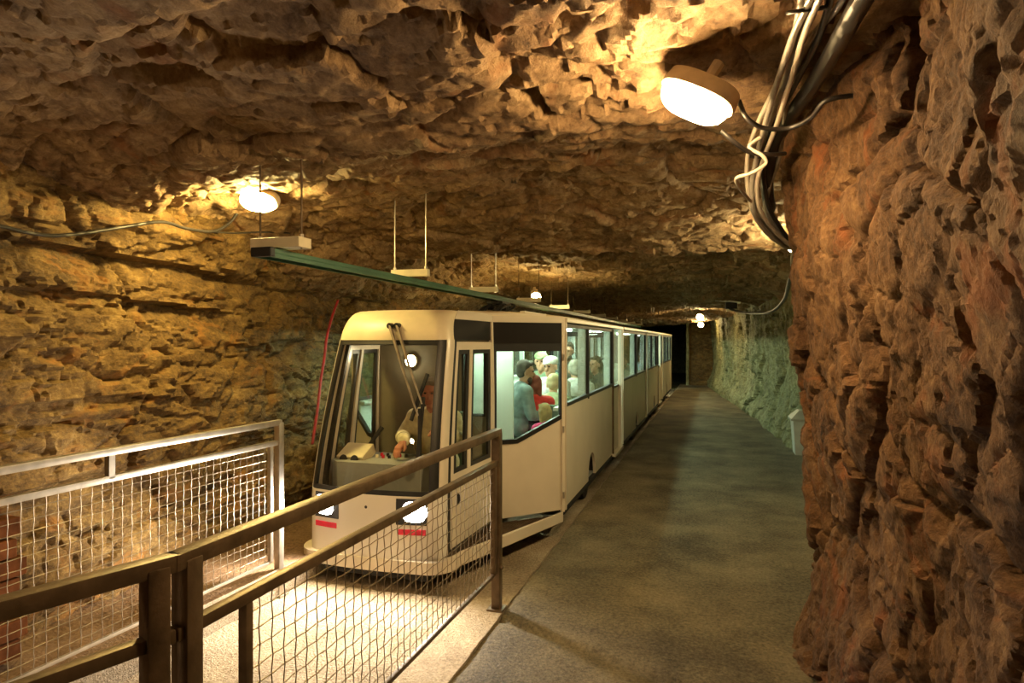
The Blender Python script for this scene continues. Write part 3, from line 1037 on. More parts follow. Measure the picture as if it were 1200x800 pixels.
for i in range(9):
    MB().tube([tr(-0.14 + 0.055 * (i % 5), 1.18 + 0.08 * (i // 5), 0.69), tr(-0.14 + 0.055 * (i % 5), 1.18 + 0.08 * (i // 5), 0.725)], 0.013, 10).build('button', ['red_reflector', 'black_rubber', 'bar_cream'][i % 3], cab)
MB().tube([tr(-0.26, 1.22, 0.76), tr(-0.17, 1.12, 0.93)], [0.016, 0.02], 10).build('control_lever', 'black_rubber', cab)
MB().tube([tr(0.40, 0.56, 1.2), tr(0.40, 0.56, 1.5)], 0.012, 8).build('grab_handle', 'black_rubber', cab)
seat = MB().box(tr(0.16, 0.80, 0.42), (0.44, 0.42, 0.10), None, 0.03).build('driver_seat', 'seat_green', cab)
MB().box(tr(0.16, 0.56, 0.74), (0.42, 0.08, 0.56), None, 0.03).build('seat_back', 'seat_green', seat)
MB().box(tr(0.16, 0.80, 0.21), (0.16, 0.16, 0.34), None, 0.01).build('seat_pedestal', 'under_black', seat)


# ---- wagons
def make_wagon(y0, y1, cuts, door, wheels_y, label, first=False):
    """y0..y1 along the tunnel; cuts = pane edges on the window band; door = (from, to) or None"""
    wg = empty('train_wagon', (TC, (y0 + y1) / 2, BED), label, 'train wagon', 'wagons of the underground train')
    L = y1 - y0
    WB, WT = 1.02, 1.80
    for sg in (1, -1):
        def F(p, q, d, sg=sg):
            return Vector((TC + sg * (HWG + d), p, q))
        # side panel with wheel arch
        segs = [(y0 + 0.03, (door[0] - 0.02) if door else y1 - 0.03)]
        if door and door[1] < y1 - 0.15:
            segs.append((door[1] + 0.02, y1 - 0.03))
        for a, b in segs:
            ol = [(a, 0.06)]
            for c in wheels_y:
                if a < c - 0.25 and c + 0.25 < b:
                    for i in range(13):
                        an = math.pi - math.pi * i / 12
                        ol.append((c + 0.23 * math.cos(an), 0.06 + 0.29 * math.sin(an)))
            ol += [(b, 0.06), (b, WB), (a, WB)]
            MB().prism(ol, F, -0.03, 0.0).build('side_panel', 'body_cream', wg)
            g = MB()
            g.box(F((a + b) / 2, WB + 0.018, -0.012), (0.04, b - a, 0.036)); g.box(F((a + b) / 2, WT + 0.012, -0.012), (0.04, b - a, 0.05))
            g.build('window_rubber', 'black_rubber', wg)
            ed = [a] + [c for c in cuts if a + 0.05 < c < b - 0.05] + [b]
            for i, c in enumerate(ed):
                MB().box(F(c, (WB + WT) / 2, -0.014), (0.045, 0.045 if 0 < i < len(ed) - 1 else 0.03, WT - WB + 0.04)).build('window_bar', 'black_rubber', wg)
                if i < len(ed) - 1:
                    MB().box(F((c + ed[i + 1]) / 2, (WB + WT) / 2, -0.016), (0.005, ed[i + 1] - c - 0.02, WT - WB)).build('window_pane', 'pane_clear', wg)
                if 0 < i < len(ed):
                    MB().box(F(c - 0.05, (WB + WT) / 2, -0.065), (0.085, 0.05, WT - WB + 0.05)).build('inner_post', 'interior_white', wg)
            MB().box(F((a + b) / 2, WB - 0.02, -0.07), (0.08, b - a, 0.03)).build('inner_sill', 'interior_white', wg)
            MB().box(F((a + b) / 2, (WB + 0.42) / 2, -0.05), (0.02, b - a, WB - 0.42)).build('inner_lining', 'interior_white', wg)
        # corner posts, gutter
        for c in (y0 + 0.012, y1 - 0.012):
            MB().box(F(c, 0.945, 0.002), (0.05, 0.036, 1.78)).build('corner_post', 'body_cream', wg)
        MB().box(F((y0 + y1) / 2, 1.853, 0.012), (0.05, L, 0.045), None, 0.008).build('gutter', 'body_cream', wg)
        MB().box(F((y0 + y1) / 2, 0.03, -0.02), (0.05, L, 0.05)).build('sill', 'under_black', wg)
        if door:
            a, b = door
            dr = MB().box(F((a + b) / 2, 0.52, -0.035), (0.03, b - a - 0.05, 0.92)).build('wagon_door', 'body_cream', wg)
            for q in ((a + 0.0, 0.94), (b, 0.94)):
                MB().box(F(q[0], q[1], -0.005), (0.05, 0.035, 1.76)).build('door_frame', 'steel_brown' if q[0] == a else 'body_cream', dr)
            MB().box(F((a + b) / 2, 1.41, -0.035), (0.006, b - a - 0.08, 0.80)).build('door_pane', 'pane_clear', dr)
            MB().box(F((a + b) / 2, 0.985, -0.03), (0.035, b - a - 0.05, 0.03)).build('door_rubber', 'black_rubber', dr)
            MB().box(F((a + b) / 2, 0.045, 0.02), (0.07, b - a + 0.1, 0.04)).build('door_step', 'body_cream', dr)
        for c in wheels_y:
            wheel(wg, sg * 0.99, T0 - c, 0.21)
            MB().box(F(c, 0.22, -0.21), (0.02, 0.6, 0.42)).build('wheel_box', 'under_black', wg)
            MB().box(F(c, 0.42, -0.12), (0.2, 0.6, 0.02)).build('wheel_box', 'under_black', wg)
            for e_ in (-0.29, 0.29):
                MB().box(F(c + e_, 0.22, -0.125), (0.17, 0.02, 0.42)).build('wheel_box', 'under_black', wg)
    # roof: shallow arch with thickness
    def R(p, q):
        u = (p - 0.5) * 2 * (HWG + 0.01)
        return Vector((TC + u, y0 + (y1 - y0) * q, 1.885 + 0.07 * (1 - (abs(p - 0.5) * 2) ** 2.4)))
    MB().patch(R, 0, 1, 20, 0.0, 1.0, 2, 0.03).build('roof', 'roof_cream', wg, True)
    for u in (-0.7, 0.35, 0.7):
        MB().box((TC + u, (y0 + y1) / 2, 1.935), (0.05, L * 0.96, 0.03)).build('roof_rib', 'body_cream', wg)
    MB().box((TC, (y0 + y1) / 2, 1.842), (2 * HWG - 0.08, L - 0.02, 0.015)).build('inner_ceiling', 'interior_white', wg)
    MB().box((TC, (y0 + y1) / 2, 0.06), (2 * HWG - 0.08, L - 0.02, 0.04)).build('wagon_floor', 'interior_grey', wg)
    MB().box((TC, (y0 + y1) / 2, -0.08), (1.3, L - 0.1, 0.12)).build('underframe', 'under_black', wg)
    e, col = LAMPS['coach']
    mt = MATS.get('coach_strip') or emit('coach_strip', col, e)
    for u in (-0.45, 0.45):
        MB().box((TC + u, (y0 + y1) / 2, 1.818), (0.07, L * 0.7, 0.03), None, 0.008).build('light_strip', mt, wg)
    n = max(1, int((L - 0.6) / 1.15))
    for i in range(n):
        yb = y0 + 0.62 + 1.15 * i
        be = MB().box((TC + 0.1, yb, 0.42), (1.7, 0.42, 0.08), None, 0.02).build('bench', 'seat_green', wg)
        MB().box((TC + 0.1, yb + 0.24, 0.70), (1.7, 0.06, 0.52), None, 0.02).build('bench_back', 'seat_green', be)
        MB().box((TC + 0.1, yb, 0.23), (1.5, 0.30, 0.30)).build('bench_box', 'interior_grey', be)
    return wg


make_wagon(5.945, 9.93, [7.22], (9.06, 9.80), [7.45], 'nearest wagon joined to the cab, passengers behind its bright windows')
make_wagon(10.03, 13.75, [12.0], None, [12.15], 'second wagon behind the cab, darker windows')
make_wagon(13.83, 18.2, [15.2, 16.4], (16.9, 17.6), [15.9], 'third wagon behind the cab, narrow greenish windows')
make_wagon(18.3, 22.2, [19.6, 20.9], None, [20.4], 'last visible wagon at the dark tunnel mouth')
# bellows between cab-side wagons
for i, yj in enumerate((9.98, 13.79, 18.25)):
    lab = ['black rubber gangway joint behind the nearest wagon', 'black rubber gangway joint between second and third wagons', 'black rubber gangway joint before the last wagon'][i]
    g = MB()
    for k in range(3):
        ww_ = 0.96 - 0.03 * (k % 2)
        yk = yj - 0.03 + 0.03 * k
        for (x0, x1, z0, z1) in ((-ww_, -ww_ + 0.05, 0.1, 1.8), (ww_ - 0.05, ww_, 0.1, 1.8), (-ww_, ww_, 1.76, 1.80), (-ww_, ww_, 0.08, 0.12)):
            g.box((TC + (x0 + x1) / 2, yk, (z0 + z1) / 2), (x1 - x0, 0.026, z1 - z0))
    o = g.build('gangway_bellows', 'black_rubber')
    tag(o, lab, 'gangway', 'gangway joints of the train')

# ------------------------------------------------------------------ overhead conductor rail
RB = 2.175
rail = empty('conductor_rail', (TC, 3.1, RB), 'green overhead conductor rail hung above the train', 'overhead rail')
MB().box((TC, 13.0, RB), (0.13, 19.8, 0.03), None, 0.006).build('rail_channel', 'rail_green', rail)
for u in (-0.052, 0.052):
    MB().box((TC + u, 13.0, RB - 0.02), (0.014, 19.8, 0.035)).build('rail_flange', 'rail_green', rail)
MB().box((TC, 13.0, RB - 0.018), (0.03, 19.7, 0.014)).build('copper_strip', 'steel_brown', rail)
MB().box((TC, 3.10, RB - 0.008), (0.14, 0.04, 0.055), None, 0.006).build('end_cap', 'black_rubber', rail)
hy_ = [3.22, 4.93, 6.75, 8.6, 10.5, 12.4, 14.3, 16.2, 18.1, 20.0, 22.0]
names = ['first', 'second', 'third', 'fourth', 'fifth', 'sixth', 'seventh', 'eighth', 'ninth', 'tenth', 'eleventh']
for i, yh in enumerate(hy_):
    h = empty('rail_hanger', (TC, yh, RB + 0.03), '%s hanger of the green rail counted from its free end, cream crossbar on two rods' % names[i], 'rail hanger', 'hangers of the conductor rail')
    wdt = 0.15
    MB().box((TC + 0.03, yh, RB + 0.055), (0.34, 0.12 if i == 0 else 0.05, 0.06), None, 0.004).build('crossbar', 'bar_cream', h)
    for u in (-0.115, 0.175):
        zt = float(ceil_h(np.array([TC + u]), np.array([yh]))[0]) + 0.1
        MB().tube([(TC + u, yh, RB + 0.02), (TC + u, yh, zt)], 0.0055, 6).build('rod', 'steel_bright' if i in (1, 2) else 'steel_brown', h)
        MB().tube([(TC + u, yh, RB + 0.085), (TC + u, yh, RB + 0.105)], 0.013, 6).build('nut', 'steel_bright', h)

# current collector on the roof of the first wagon
cc = empty('current_collector', (TC, 7.2, 1.95), 'black current collector trolley between wagon roof and green rail', 'collector')
MB().box((TC, 7.2, 1.975), (0.42, 0.55, 0.04), None, 0.008).build('base_frame', 'black_rubber', cc)
for u in (-0.12, 0.12):
    MB().tube(curve_pts([(TC + u, 6.98, 1.98), (TC + u, 7.15, 2.05), (TC + u, 7.45, 2.10)], 5), 0.015, 8).build('arm', 'black_rubber', cc, True)
    MB().tube([(TC + u * 0.6, 7.0, 2.0), (TC + u * 0.6, 7.3, 2.11)], 0.022, 10).build('spring', 'under_black', cc)
MB().box((TC, 7.42, 2.115), (0.20, 0.42, 0.03), None, 0.006).build('contact_shoe', 'black_rubber', cc)
for k in range(4):
    MB().tube([(TC - 0.1, 7.28 + 0.09 * k, 2.06), (TC + 0.1, 7.28 + 0.09 * k, 2.06)], 0.03, 12).build('roller', 'under_black', cc)
MB().tube(curve_pts([(TC + 0.15, 7.05, 1.98), (TC + 0.24, 7.25, 2.06), (TC + 0.16, 7.4, 2.1)], 6), 0.012, 8).build('lead', 'cable_black', cc, True)


# ------------------------------------------------------------------ railings
def crimped(g, p0, p1, nrm, cell, r, phase):
    """one crimped wire from p0 to p1 that weaves over and under its crossings"""
    p0 = Vector(p0); p1 = Vector(p1); L = (p1 - p0).length
    n = max(2, int(round(L / (cell / 2))))
    pts = []
    for i in range(n + 1):
        d = 0.0027 * math.cos(math.pi * (i * L / n) / cell + phase)
        pts.append(p0.lerp(p1, i / n) + nrm * d)
    g.tube(pts, r, 5, False)


def railing(name, A, Bp, z_top, z_mid, z_bot, label, mat, wmat, posts, mesh_from, mesh_to, cell=0.0575, low_rail=0.02, top=(0.05, 0.045), stub=None, midsec=0.035):
    A = Vector(A); Bp = Vector(Bp)
    d = (Bp - A).normalized(); L = (Bp - A).length
    n = Vector((d.y, -d.x, 0))
    t = empty(name, (A.x, A.y, 0), label, 'railing', 'steel railings with wire mesh')

    def pt(k, z):
        q = A + d * k
        return Vector((q.x, q.y, z))
    MB().bar(pt(-0.012, z_top), pt(L + 0.03, z_top), top[0], top[1], bev=0.007).build('top_rail', mat, t, True)
    MB().bar(pt(0, z_mid), pt(L, z_mid), midsec, midsec, bev=0.005).build('middle_rail', mat, t, True)
    MB().bar(pt(mesh_from, z_bot), pt(mesh_to, z_bot), low_rail, low_rail, bev=0.003).build('bottom_rail', mat, t, True)
    for k, zb, wd in posts:
        MB().bar(pt(k, zb), pt(k, z_top), wd, wd, up=n, bev=0.006).build('post', mat, t, True)
        MB().box(pt(k, zb + 0.006), (0.10, 0.10, 0.012)).build('foot_plate', mat, t)
        MB().tube([pt(k, z_bot + 0.03) + n * (wd / 2), pt(k, z_bot + 0.03) + n * (wd / 2 + 0.012)], 0.012, 8).build('bolt', 'steel_brown', t)
    if stub is not None:
        MB().bar(pt(stub, z_mid), pt(stub, z_top), 0.035, 0.035, up=n).build('stub_post', mat, t)
    for k in (mesh_from, mesh_to):
        MB().bar(pt(k, z_bot), pt(k, z_mid), 0.03, 0.03, up=n, bev=0.004).build('mesh_stile', mat, t, True)
    g = MB()
    nx = int(round((mesh_to - mesh_from) / cell)); nz = int(round((z_mid - z_bot) / cell))
    for i in range(1, nx):
        k = mesh_from + (mesh_to - mesh_from) * i / nx
        crimped(g, pt(k, z_bot), pt(k, z_mid), n, (z_mid - z_bot) / nz, 0.0021, math.pi * (i % 2))
    for j in range(1, nz):
        z = z_bot + (z_mid - z_bot) * j / nz
        crimped(g, pt(mesh_from, z), pt(mesh_to, z), n, (mesh_to - mesh_from) / nx, 0.0021, math.pi * ((j + 1) % 2))
    o = g.build('wire_mesh', wmat, t, True, False)
    tag(o, 'crimped square wire mesh', None, None, 'stuff')
    return t


railing('guard_railing', (-1.308, 1.295, 0), (-1.27, 3.74, 0), 1.09, 0.905, 0.23, 'brown steel mesh railing on the platform edge in front of the headlights', 'steel_brown', 'wire_dark',
        [(0.045, 0.0, 0.055), (2.445, 0.0, 0.055)], 0.26, 2.39)
railing('guard_railing', (-1.308, 1.295, 0), (-2.03, -0.75, 0), 1.09, 0.905, 0.23, 'brown steel railing section nearest the viewer at lower left', 'steel_brown', 'wire_dark',
        [(0.045, 0.0, 0.055), (2.12, 0.0, 0.06)], 0.26, 2.05)
railing('guard_railing', (-3.02, 3.95, 0), (-3.235, -0.4, 0), 1.06, 0.915, 0.07, 'bright steel mesh railing on the left kerb before the rock wall', 'steel_bright', 'wire_steel',
        [(0.0, BED, 0.05), (4.3, BED, 0.05)], 0.09, 4.2, stub=1.32, top=(0.045, 0.04))

# ------------------------------------------------------------------ cables
def cable(name, pts, r, mat, label, group=None, n=10, cat='cable'):
    o = MB().tube(curve_pts(pts, n), r, 9).build(name, mat, None, True)
    return tag(o, label, cat, group)


G = 'cables of the bundle at upper right'
def bundle(offs, zoff, dip=0.0):
    base = [(975, -60, 1.75), (953, 0, 2.0), (936, 48, 2.25), (917, 100, 2.6), (900, 145, 2.95), (889, 185, 3.2), (884, 225, 3.35), (892, 255, 3.5), (925, 286, 3.75), (965, 296, 4.1)]
    out = []
    for i, (x, y, z) in enumerate(base):
        s = 2.6 / z
        fan = 1.0 + 0.5 * math.sin(i * 1.3 + offs * 0.4)
        out.append(ray(x + offs * s * fan, y + dip * math.sin(i * 1.7 + offs), z + zoff))
    return out


cable('cable', bundle(-11, 0.0, 3), 0.011, 'cable_pale', 'pale leftmost cable of the bundle at upper right', G)
cable('cable', bundle(-5, -0.03, 4), 0.012, 'cable_grey', 'grey cable second from left in the upper right bundle', G)
cable('cable', bundle(1, 0.02, 3), 0.013, 'cable_grey', 'grey cable in the middle of the upper right bundle', G)
cable('cable', bundle(7, -0.04, 4), 0.011, 'cable_pale', 'pale shiny cable right of the bundle middle at upper right', G)
cable('cable', bundle(13, 0.02, 3), 0.012, 'cable_black', 'black cable of the upper right bundle', G)
cable('cable', bundle(19, 0.05, 5), 0.012, 'cable_grey', 'rightmost thin grey cable of the upper right bundle', G)
cable('conduit', [ray(1055, -70, 1.65), ray(1010, 0, 1.95), ray(985, 45, 2.2), ray(957, 92, 2.55), ray(925, 138, 2.95), ray(905, 175, 3.2), ray(899, 215, 3.4), ray(902, 245, 3.6)], 0.033, 'cable_black', 'thick black conduit running beside the cable bundle', None, 10, 'conduit')
cable('cable', [ray(866, 118, 2.62), ray(875, 138, 2.6), ray(895, 150, 2.62), ray(925, 150, 2.6), ray(950, 138, 2.5), ray(968, 118, 2.4), ray(1000, 112, 2.35)], 0.0095, 'cable_black', 'black lamp lead looping across the cable bundle', None)
cable('cable', [ray(845, 153, 2.95), ray(860, 166, 2.95), ray(878, 178, 3.0), ray(900, 181, 3.0), ray(920, 180, 3.05)], 0.0105, 'cable_black', 'stub of dark cable sticking out left of the bundle', None)
cable('cable', [ray(892, 160, 3.0), ray(878, 172, 3.0), ray(893, 182, 2.98), ray(897, 192, 2.98), ray(880, 203, 3.0), ray(863, 209, 3.05), ray(868, 222, 3.15), ray(880, 236, 3.3)], 0.0085, 'cable_pale', 'pale cable curling out below the bundle', None)
for (x, y, z, rx, lab) in ((945, 12, 2.05, 17, 'upper black tie around the cable bundle'), (892, 182, 3.2, 19, 'lower black tie around the cable bundle')):
    cpt = ray(x, y, z)
    pts = [cpt + Vector((math.cos(a) * 0.055, math.sin(a) * 0.045, math.sin(a) * 0.02)) for a in [2 * math.pi * i / 16 for i in range(17)]]
    o = MB().tube(pts, 0.007, 8).build('cable_tie', 'cable_black', None, True)
    tag(o, lab, 'cable tie', 'ties of the cable bundle')

# cable sagging along the left wall
def onwall(x, y, inset=0.0):
    """depth where the pixel ray meets the left wall sheet"""
    for i in range(4000):
        z = 1.5 + i * 0.002
        p = ray(x, y, z)
        if p.x < float(np.interp(p.y, WL[:, 0], WL[:, 1])) + 0.10 + inset - 0.10 * max(0, p.z - 0.2) + 0.42 * max(0, p.z - 2.15) ** 1.5:
            return p
    return ray(x, y, 5)


cable('cable', [onwall(x, y, 0.10) for x, y in ((-60, 258), (0, 265), (30, 272), (62, 276), (100, 273), (150, 265), (190, 260), (220, 268), (250, 271), (268, 262), (279, 248))], 0.012, 'cable_black',
      'black cable sagging along the left rock wall to the lamp')
cable('cable', [onwall(x, y, 0.10) for x, y in ((240, 271), (275, 273), (310, 272), (350, 275), (420, 291))], 0.007, 'cable_black', 'thin black wire along the left wall behind the green rail')
cable('red_tube', [onwall(x, y, 0.09) for x, y in ((396, 352), (389, 372), (383, 395), (380, 420), (376, 445), (372, 480), (366, 520))], 0.015, 'red_tube', 'red paint streak on the rock left of the cab, built as a tube', None, 8, 'hose')  # streak of red paint on the rock, modelled as a thin tube
cable('red_tube', [Vector((0.98, 5.3, 2.3)), Vector((1.0, 5.32, 1.9)), Vector((0.97, 5.3, 1.4)), Vector((0.99, 5.33, 0.8))], 0.02, 'red_tube', 'red pipe glimpsed at the edge of the right buttress', None, 8, 'hose')
cable('cable', [ray(x, y, z) for x, y, z in ((935, 300, 5.2), (925, 330, 6.5), (918, 352, 8), (900, 366, 9.5), (870, 366, 12), (850, 360, 13.5))], 0.022, 'cable_black', 'black cable looping from buttress along the far wall top')
cable('cable', [ray(x, y, z) for x, y, z in ((930, 288, 4.6), (928, 312, 5.0), (934, 330, 5.2))], 0.012, 'cable_pale', 'pale cable end hanging behind the buttress')

# small box with white cover above the far wall
bx_ = empty('junction_box', ray(857, 358, 13.2), 'dark junction box under a white cover above the far wall', 'junction box')
c0 = ray(857, 358, 13.2)
MB().box(c0, (0.22, 0.22, 0.14), None, 0.01).build('box_body', 'under_black', bx_)
MB().box(c0 + Vector((-0.10, -0.05, 0.09)), (0.55, 0.34, 0.02), Matrix.Rotation(math.radians(8), 3, 'Y')).build('cover', 'body_white', bx_)
MB().box(c0 + Vector((0.0, -0.10, -0.10)), (0.20, 0.06, 0.05), None, 0.008).build('terminal', 'bar_cream', bx_)
MB().tube([c0 + Vector((0.05, 0.05, 0.05)), c0 + Vector((0.12, 0.12, 0.35))], 0.02, 8).build('bracket', 'steel_brown', bx_)

# litter bin
bc = ray(948, 532, 9.4); bc.z = 0
lb = empty('litter_bin', bc, 'pale grey litter bin half hidden behind the rock buttress', 'bin')
def taper(g, c, a, b, z0, z1, ry=0.8):
    vs = [Vector((c.x + sx * k, c.y + sy * k * ry, z)) for z, k in ((z0, a), (z1, b)) for sx, sy in ((-1, -1), (1, -1), (1, 1), (-1, 1))]
    g.add(vs, [(3, 2, 1, 0), (4, 5, 6, 7), (0, 1, 5, 4), (1, 2, 6, 5), (2, 3, 7, 6), (3, 0, 4, 7)])
    return g
taper(MB(), bc, 0.20, 0.235, 0.0, 0.50).build('bin_body', 'bin_plastic', lb)
taper(MB(), bc, 0.265, 0.265, 0.50, 0.53).build('bin_rim', 'bin_lid', lb)
taper(MB(), bc, 0.26, 0.15, 0.53, 0.64).build('lid', 'bin_lid', lb)

# wooden boards behind the left railing
bd = empty('board_stack', (-3.42, 2.1, 0.0), 'stack of dark red-brown wooden boards behind left railing at the frame edge', 'boards')
for i in range(7):
    yend = 2.40 + 0.03 * math.sin(i * 2.1)
    MB().bar((-3.52 + 0.012 * math.sin(i * 3.3), -0.6, 0.07 + 0.105 * i), (-3.46 + 0.012 * math.sin(i * 1.7), yend, 0.07 + 0.105 * i), 0.10, 0.092, bev=0.006).build('board', 'wood_board', bd)


# ------------------------------------------------------------------ people
def capsule(g, a, b, ra, rb, n=12):
    a = Vector(a); b = Vector(b)
    d = b - a
    ax = d.normalized() if d.length > 1e-6 else Vector((0, 0, 1))
    rows = []
    for i in range(5):
        an = -math.pi / 2 + math.pi / 2 * i / 4
        rows.append((a + ax * (ra * math.sin(an)), max(0.0005, ra * math.cos(an))))
    for i in range(5):
        an = math.pi / 2 * i / 4
        rows.append((b + ax * (rb * math.sin(an)), max(0.0005, rb * math.cos(an))))
    g.tube([r[0] for r in rows], [r[1] for r in rows], n)


def ell(g, c, r, n=14):
    rows = 9
    vs = []; fs = []
    for i in range(rows + 1):
        an = -math.pi / 2 + math.pi * i / rows
        for k in range(n):
            b = 2 * math.pi * k / n
            rr_ = max(0.003, math.cos(an))
            vs.append((c[0] + r[0] * rr_ * math.cos(b), c[1] + r[1] * rr_ * math.sin(b), c[2] + r[2] * math.sin(an)))
    for i in range(rows):
        for k in range(n):
            k2 = (k + 1) % n
            fs.append((i * n + k, i * n + k2, (i + 1) * n + k2, (i + 1) * n + k))
    fs.append(tuple(range(n - 1, -1, -1))); fs.append(tuple(rows * n + k for k in range(n)))
    g.add(vs, fs)


def fuse(g, voxel, sm=3):
    """union of the collected shapes as one continuous surface"""
    me = bpy.data.meshes.new('tmp')
    me.from_pydata(g.v, [], g.f)
    bm = bmesh.new(); bm.from_mesh(me)
    bmesh.ops.recalc_face_normals(bm, faces=bm.faces[:])
    bm.to_mesh(me); bm.free()
    o = bpy.data.objects.new('tmp', me)
    COL.objects.link(o)
    md = o.modifiers.new('r', 'REMESH'); md.mode = 'VOXEL'; md.voxel_size = voxel
    m2 = o.modifiers.new('s', 'SMOOTH'); m2.iterations = sm; m2.factor = 0.5
    dg = bpy.context.evaluated_depsgraph_get()
    V = np.array(g.v)
    for tr_ in range(5):
        md.voxel_size = voxel * (1 + 0.04 * tr_)
        dg = bpy.context.evaluated_depsgraph_get(); dg.update()
        out = bpy.data.meshes.new_from_object(o.evaluated_get(dg))
        co = np.empty(len(out.vertices) * 3, dtype=np.float32); out.vertices.foreach_get('co', co)
        co = co.reshape(-1, 3)
        if len(co) and np.abs(co.min(0) - V.min(0)).max() < 0.06 and np.abs(co.max(0) - V.max(0)).max() < 0.06:
            break
        print('fuse retry', len(co))
    bpy.data.objects.remove(o); bpy.data.meshes.remove(me)
    out.polygons.foreach_set('use_smooth', [True] * len(out.polygons))
    return out


def lean_pt(p, ang, side=0.0):
    """tip the upper body about the hips"""
    v = Vector(p)
    return Matrix.Rotation(side, 3, 'Y') @ (Matrix.Rotation(-ang, 3, 'X') @ v)


def figure(lean=0.0, turn=0.0, nod=0.0, arms=None, voxel=0.011, fingers=False, hat=False, beard=False, longhair=False):
    """seated figure facing +Y, hips at the origin; returns meshes of body, jacket, trousers, shoes, hair"""
    U = lambda p: lean_pt(p, lean)
    hip = {s: Vector((0.09 * s, 0.02, 0.09)) for s in (-1, 1)}
    knee = {s: Vector((0.115 * s, 0.44, 0.11)) for s in (-1, 1)}
    ank = {s: Vector((0.115 * s, 0.44, -0.33)) for s in (-1, 1)}
    toe = {s: Vector((0.125 * s, 0.60, -0.375)) for s in (-1, 1)}
    sh = {s: U((0.175 * s, 0.0, 0.49)) for s in (-1, 1)}
    arms = arms or {}
    el = {s: Vector(arms.get(('e', s), U((0.25 * s, 0.06, 0.24)))) for s in (-1, 1)}
    wr = {s: Vector(arms.get(('w', s), (0.10 * s, 0.30, 0.20))) for s in (-1, 1)}
    hd = {s: Vector(arms.get(('h', s), (-0.15 * s, 1.0, -0.35))).normalized() for s in (-1, 1)}
    HC = U((0, 0.035, 0.71))
    HR = Matrix.Rotation(turn, 3, 'Z') @ Matrix.Rotation(-nod, 3, 'X')
    H = lambda p: tuple(HC + HR @ Vector(p))

    def torso(g, k):
        capsule(g, (-0.08, 0, 0.10), (0.08, 0, 0.10), 0.115 + k, 0.115 + k)
        capsule(g, U((-0.07, 0.0, 0.24)), U((0.07, 0, 0.24)), 0.105 + k, 0.105 + k)
        capsule(g, U((-0.09, 0.0, 0.38)), U((0.09, 0, 0.38)), 0.112 + k, 0.112 + k)
        capsule(g, (0, 0, 0.10), U((0, 0, 0.40)), 0.12 + k, 0.125 + k)
        for s in (-1, 1):
            capsule(g, U((0.05 * s, 0, 0.50)), sh[s], 0.072 + k, 0.066 + k)
            capsule(g, sh[s], el[s], 0.056 + k, 0.045 + k)
            capsule(g, el[s], el[s].lerp(wr[s], 0.93), 0.044 + k, 0.032 + k)

    def legs(g, k):
        capsule(g, (-0.07, 0, 0.09), (0.07, 0, 0.09), 0.112 + k, 0.112 + k)
        for s in (-1, 1):
            capsule(g, hip[s], knee[s], 0.085 + k, 0.060 + k)
            capsule(g, knee[s], ank[s], 0.058 + k, 0.040 + k)
    g = MB()
    torso(g, 0.0); legs(g, 0.0)
    capsule(g, U((0, 0.0, 0.50)), tuple(HC + HR @ Vector((0, -0.015, -0.06))), 0.056, 0.052)
    ell(g, H((0, -0.008, 0.03)), (0.074, 0.092, 0.092))
    ell(g, H((0, 0.012, -0.045)), (0.060, 0.070, 0.075))
    capsule(g, H((0, 0.05, -0.105)), H((0, 0.058, -0.10)), 0.026, 0.026)
    capsule(g, H((0, 0.080, 0.02)), H((0, 0.102, -0.030)), 0.011, 0.017)
    capsule(g, H((-0.022, 0.074, -0.072)), H((0.022, 0.074, -0.072)), 0.010, 0.010)
    for s in (-1, 1):
        capsule(g, H((0.078 * s, -0.012, 0.015)), H((0.080 * s, -0.018, -0.03)), 0.016, 0.012)
        capsule(g, H((0.02 * s, 0.078, 0.030)), H((0.05 * s, 0.066, 0.030)), 0.013, 0.012)
        capsule(g, ank[s], toe[s], 0.040, 0.034)
        d = hd[s]
        side = d.cross(Vector((0, 0, 1)))
        side = side.normalized() if side.length > 1e-3 else Vector((1, 0, 0))
        w = wr[s]
        pm = w + d * 0.085
        nrm = side.cross(d).normalized()
        if nrm.z < 0: nrm = -nrm
        for q in (-0.022, 0.0, 0.022):
            capsule(g, w + d * 0.02 + side * q * 0.6, pm + side * q, 0.021, 0.018)
        for i, (q, ln) in enumerate(((-0.031, 0.062), (-0.011, 0.075), (0.010, 0.071), (0.030, 0.056))):
            b0 = pm + side * q
            b1 = b0 + d * ln * 0.5 - nrm * 0.008
            b2 = b1 + d * ln * 0.42 - nrm * 0.024
            capsule(g, b0, b1, 0.0098, 0.0090, 8); capsule(g, b1, b2, 0.0090, 0.0078, 8)
        tb = w + d * 0.03 - side * s * 0.028
        t1 = tb + d * 0.035 - side * s * 0.028 - nrm * 0.006
        capsule(g, tb, t1, 0.014, 0.011, 8); capsule(g, t1, t1 + d * 0.034 - side * s * 0.006, 0.011, 0.009, 8)
    body = fuse(g, 0.0055 if fingers else voxel, 3 if fingers else 2)
    g = MB(); torso(g, 0.018)
    capsule(g, U((-0.03, -0.012, 0.545)), U((0.03, -0.012, 0.545)), 0.062, 0.062)
    for s in (-1, 1):
        c_ = el[s].lerp(wr[s], 0.9)
        capsule(g, el[s].lerp(wr[s], 0.78), c_, 0.050, 0.048)
        capsule(g, el[s].lerp(wr[s], 0.25), el[s].lerp(wr[s], 0.36), 0.064, 0.062)
    jacket = fuse(g, 0.009 if fingers else 0.013, 2)
    g = MB(); legs(g, 0.016); trousers = fuse(g, 0.014, 2)
    g = MB()
    for s in (-1, 1):
        capsule(g, ank[s] + Vector((0, -0.02, -0.03)), toe[s], 0.048, 0.042)
    shoes = fuse(g, 0.012, 1)
    g = MB()
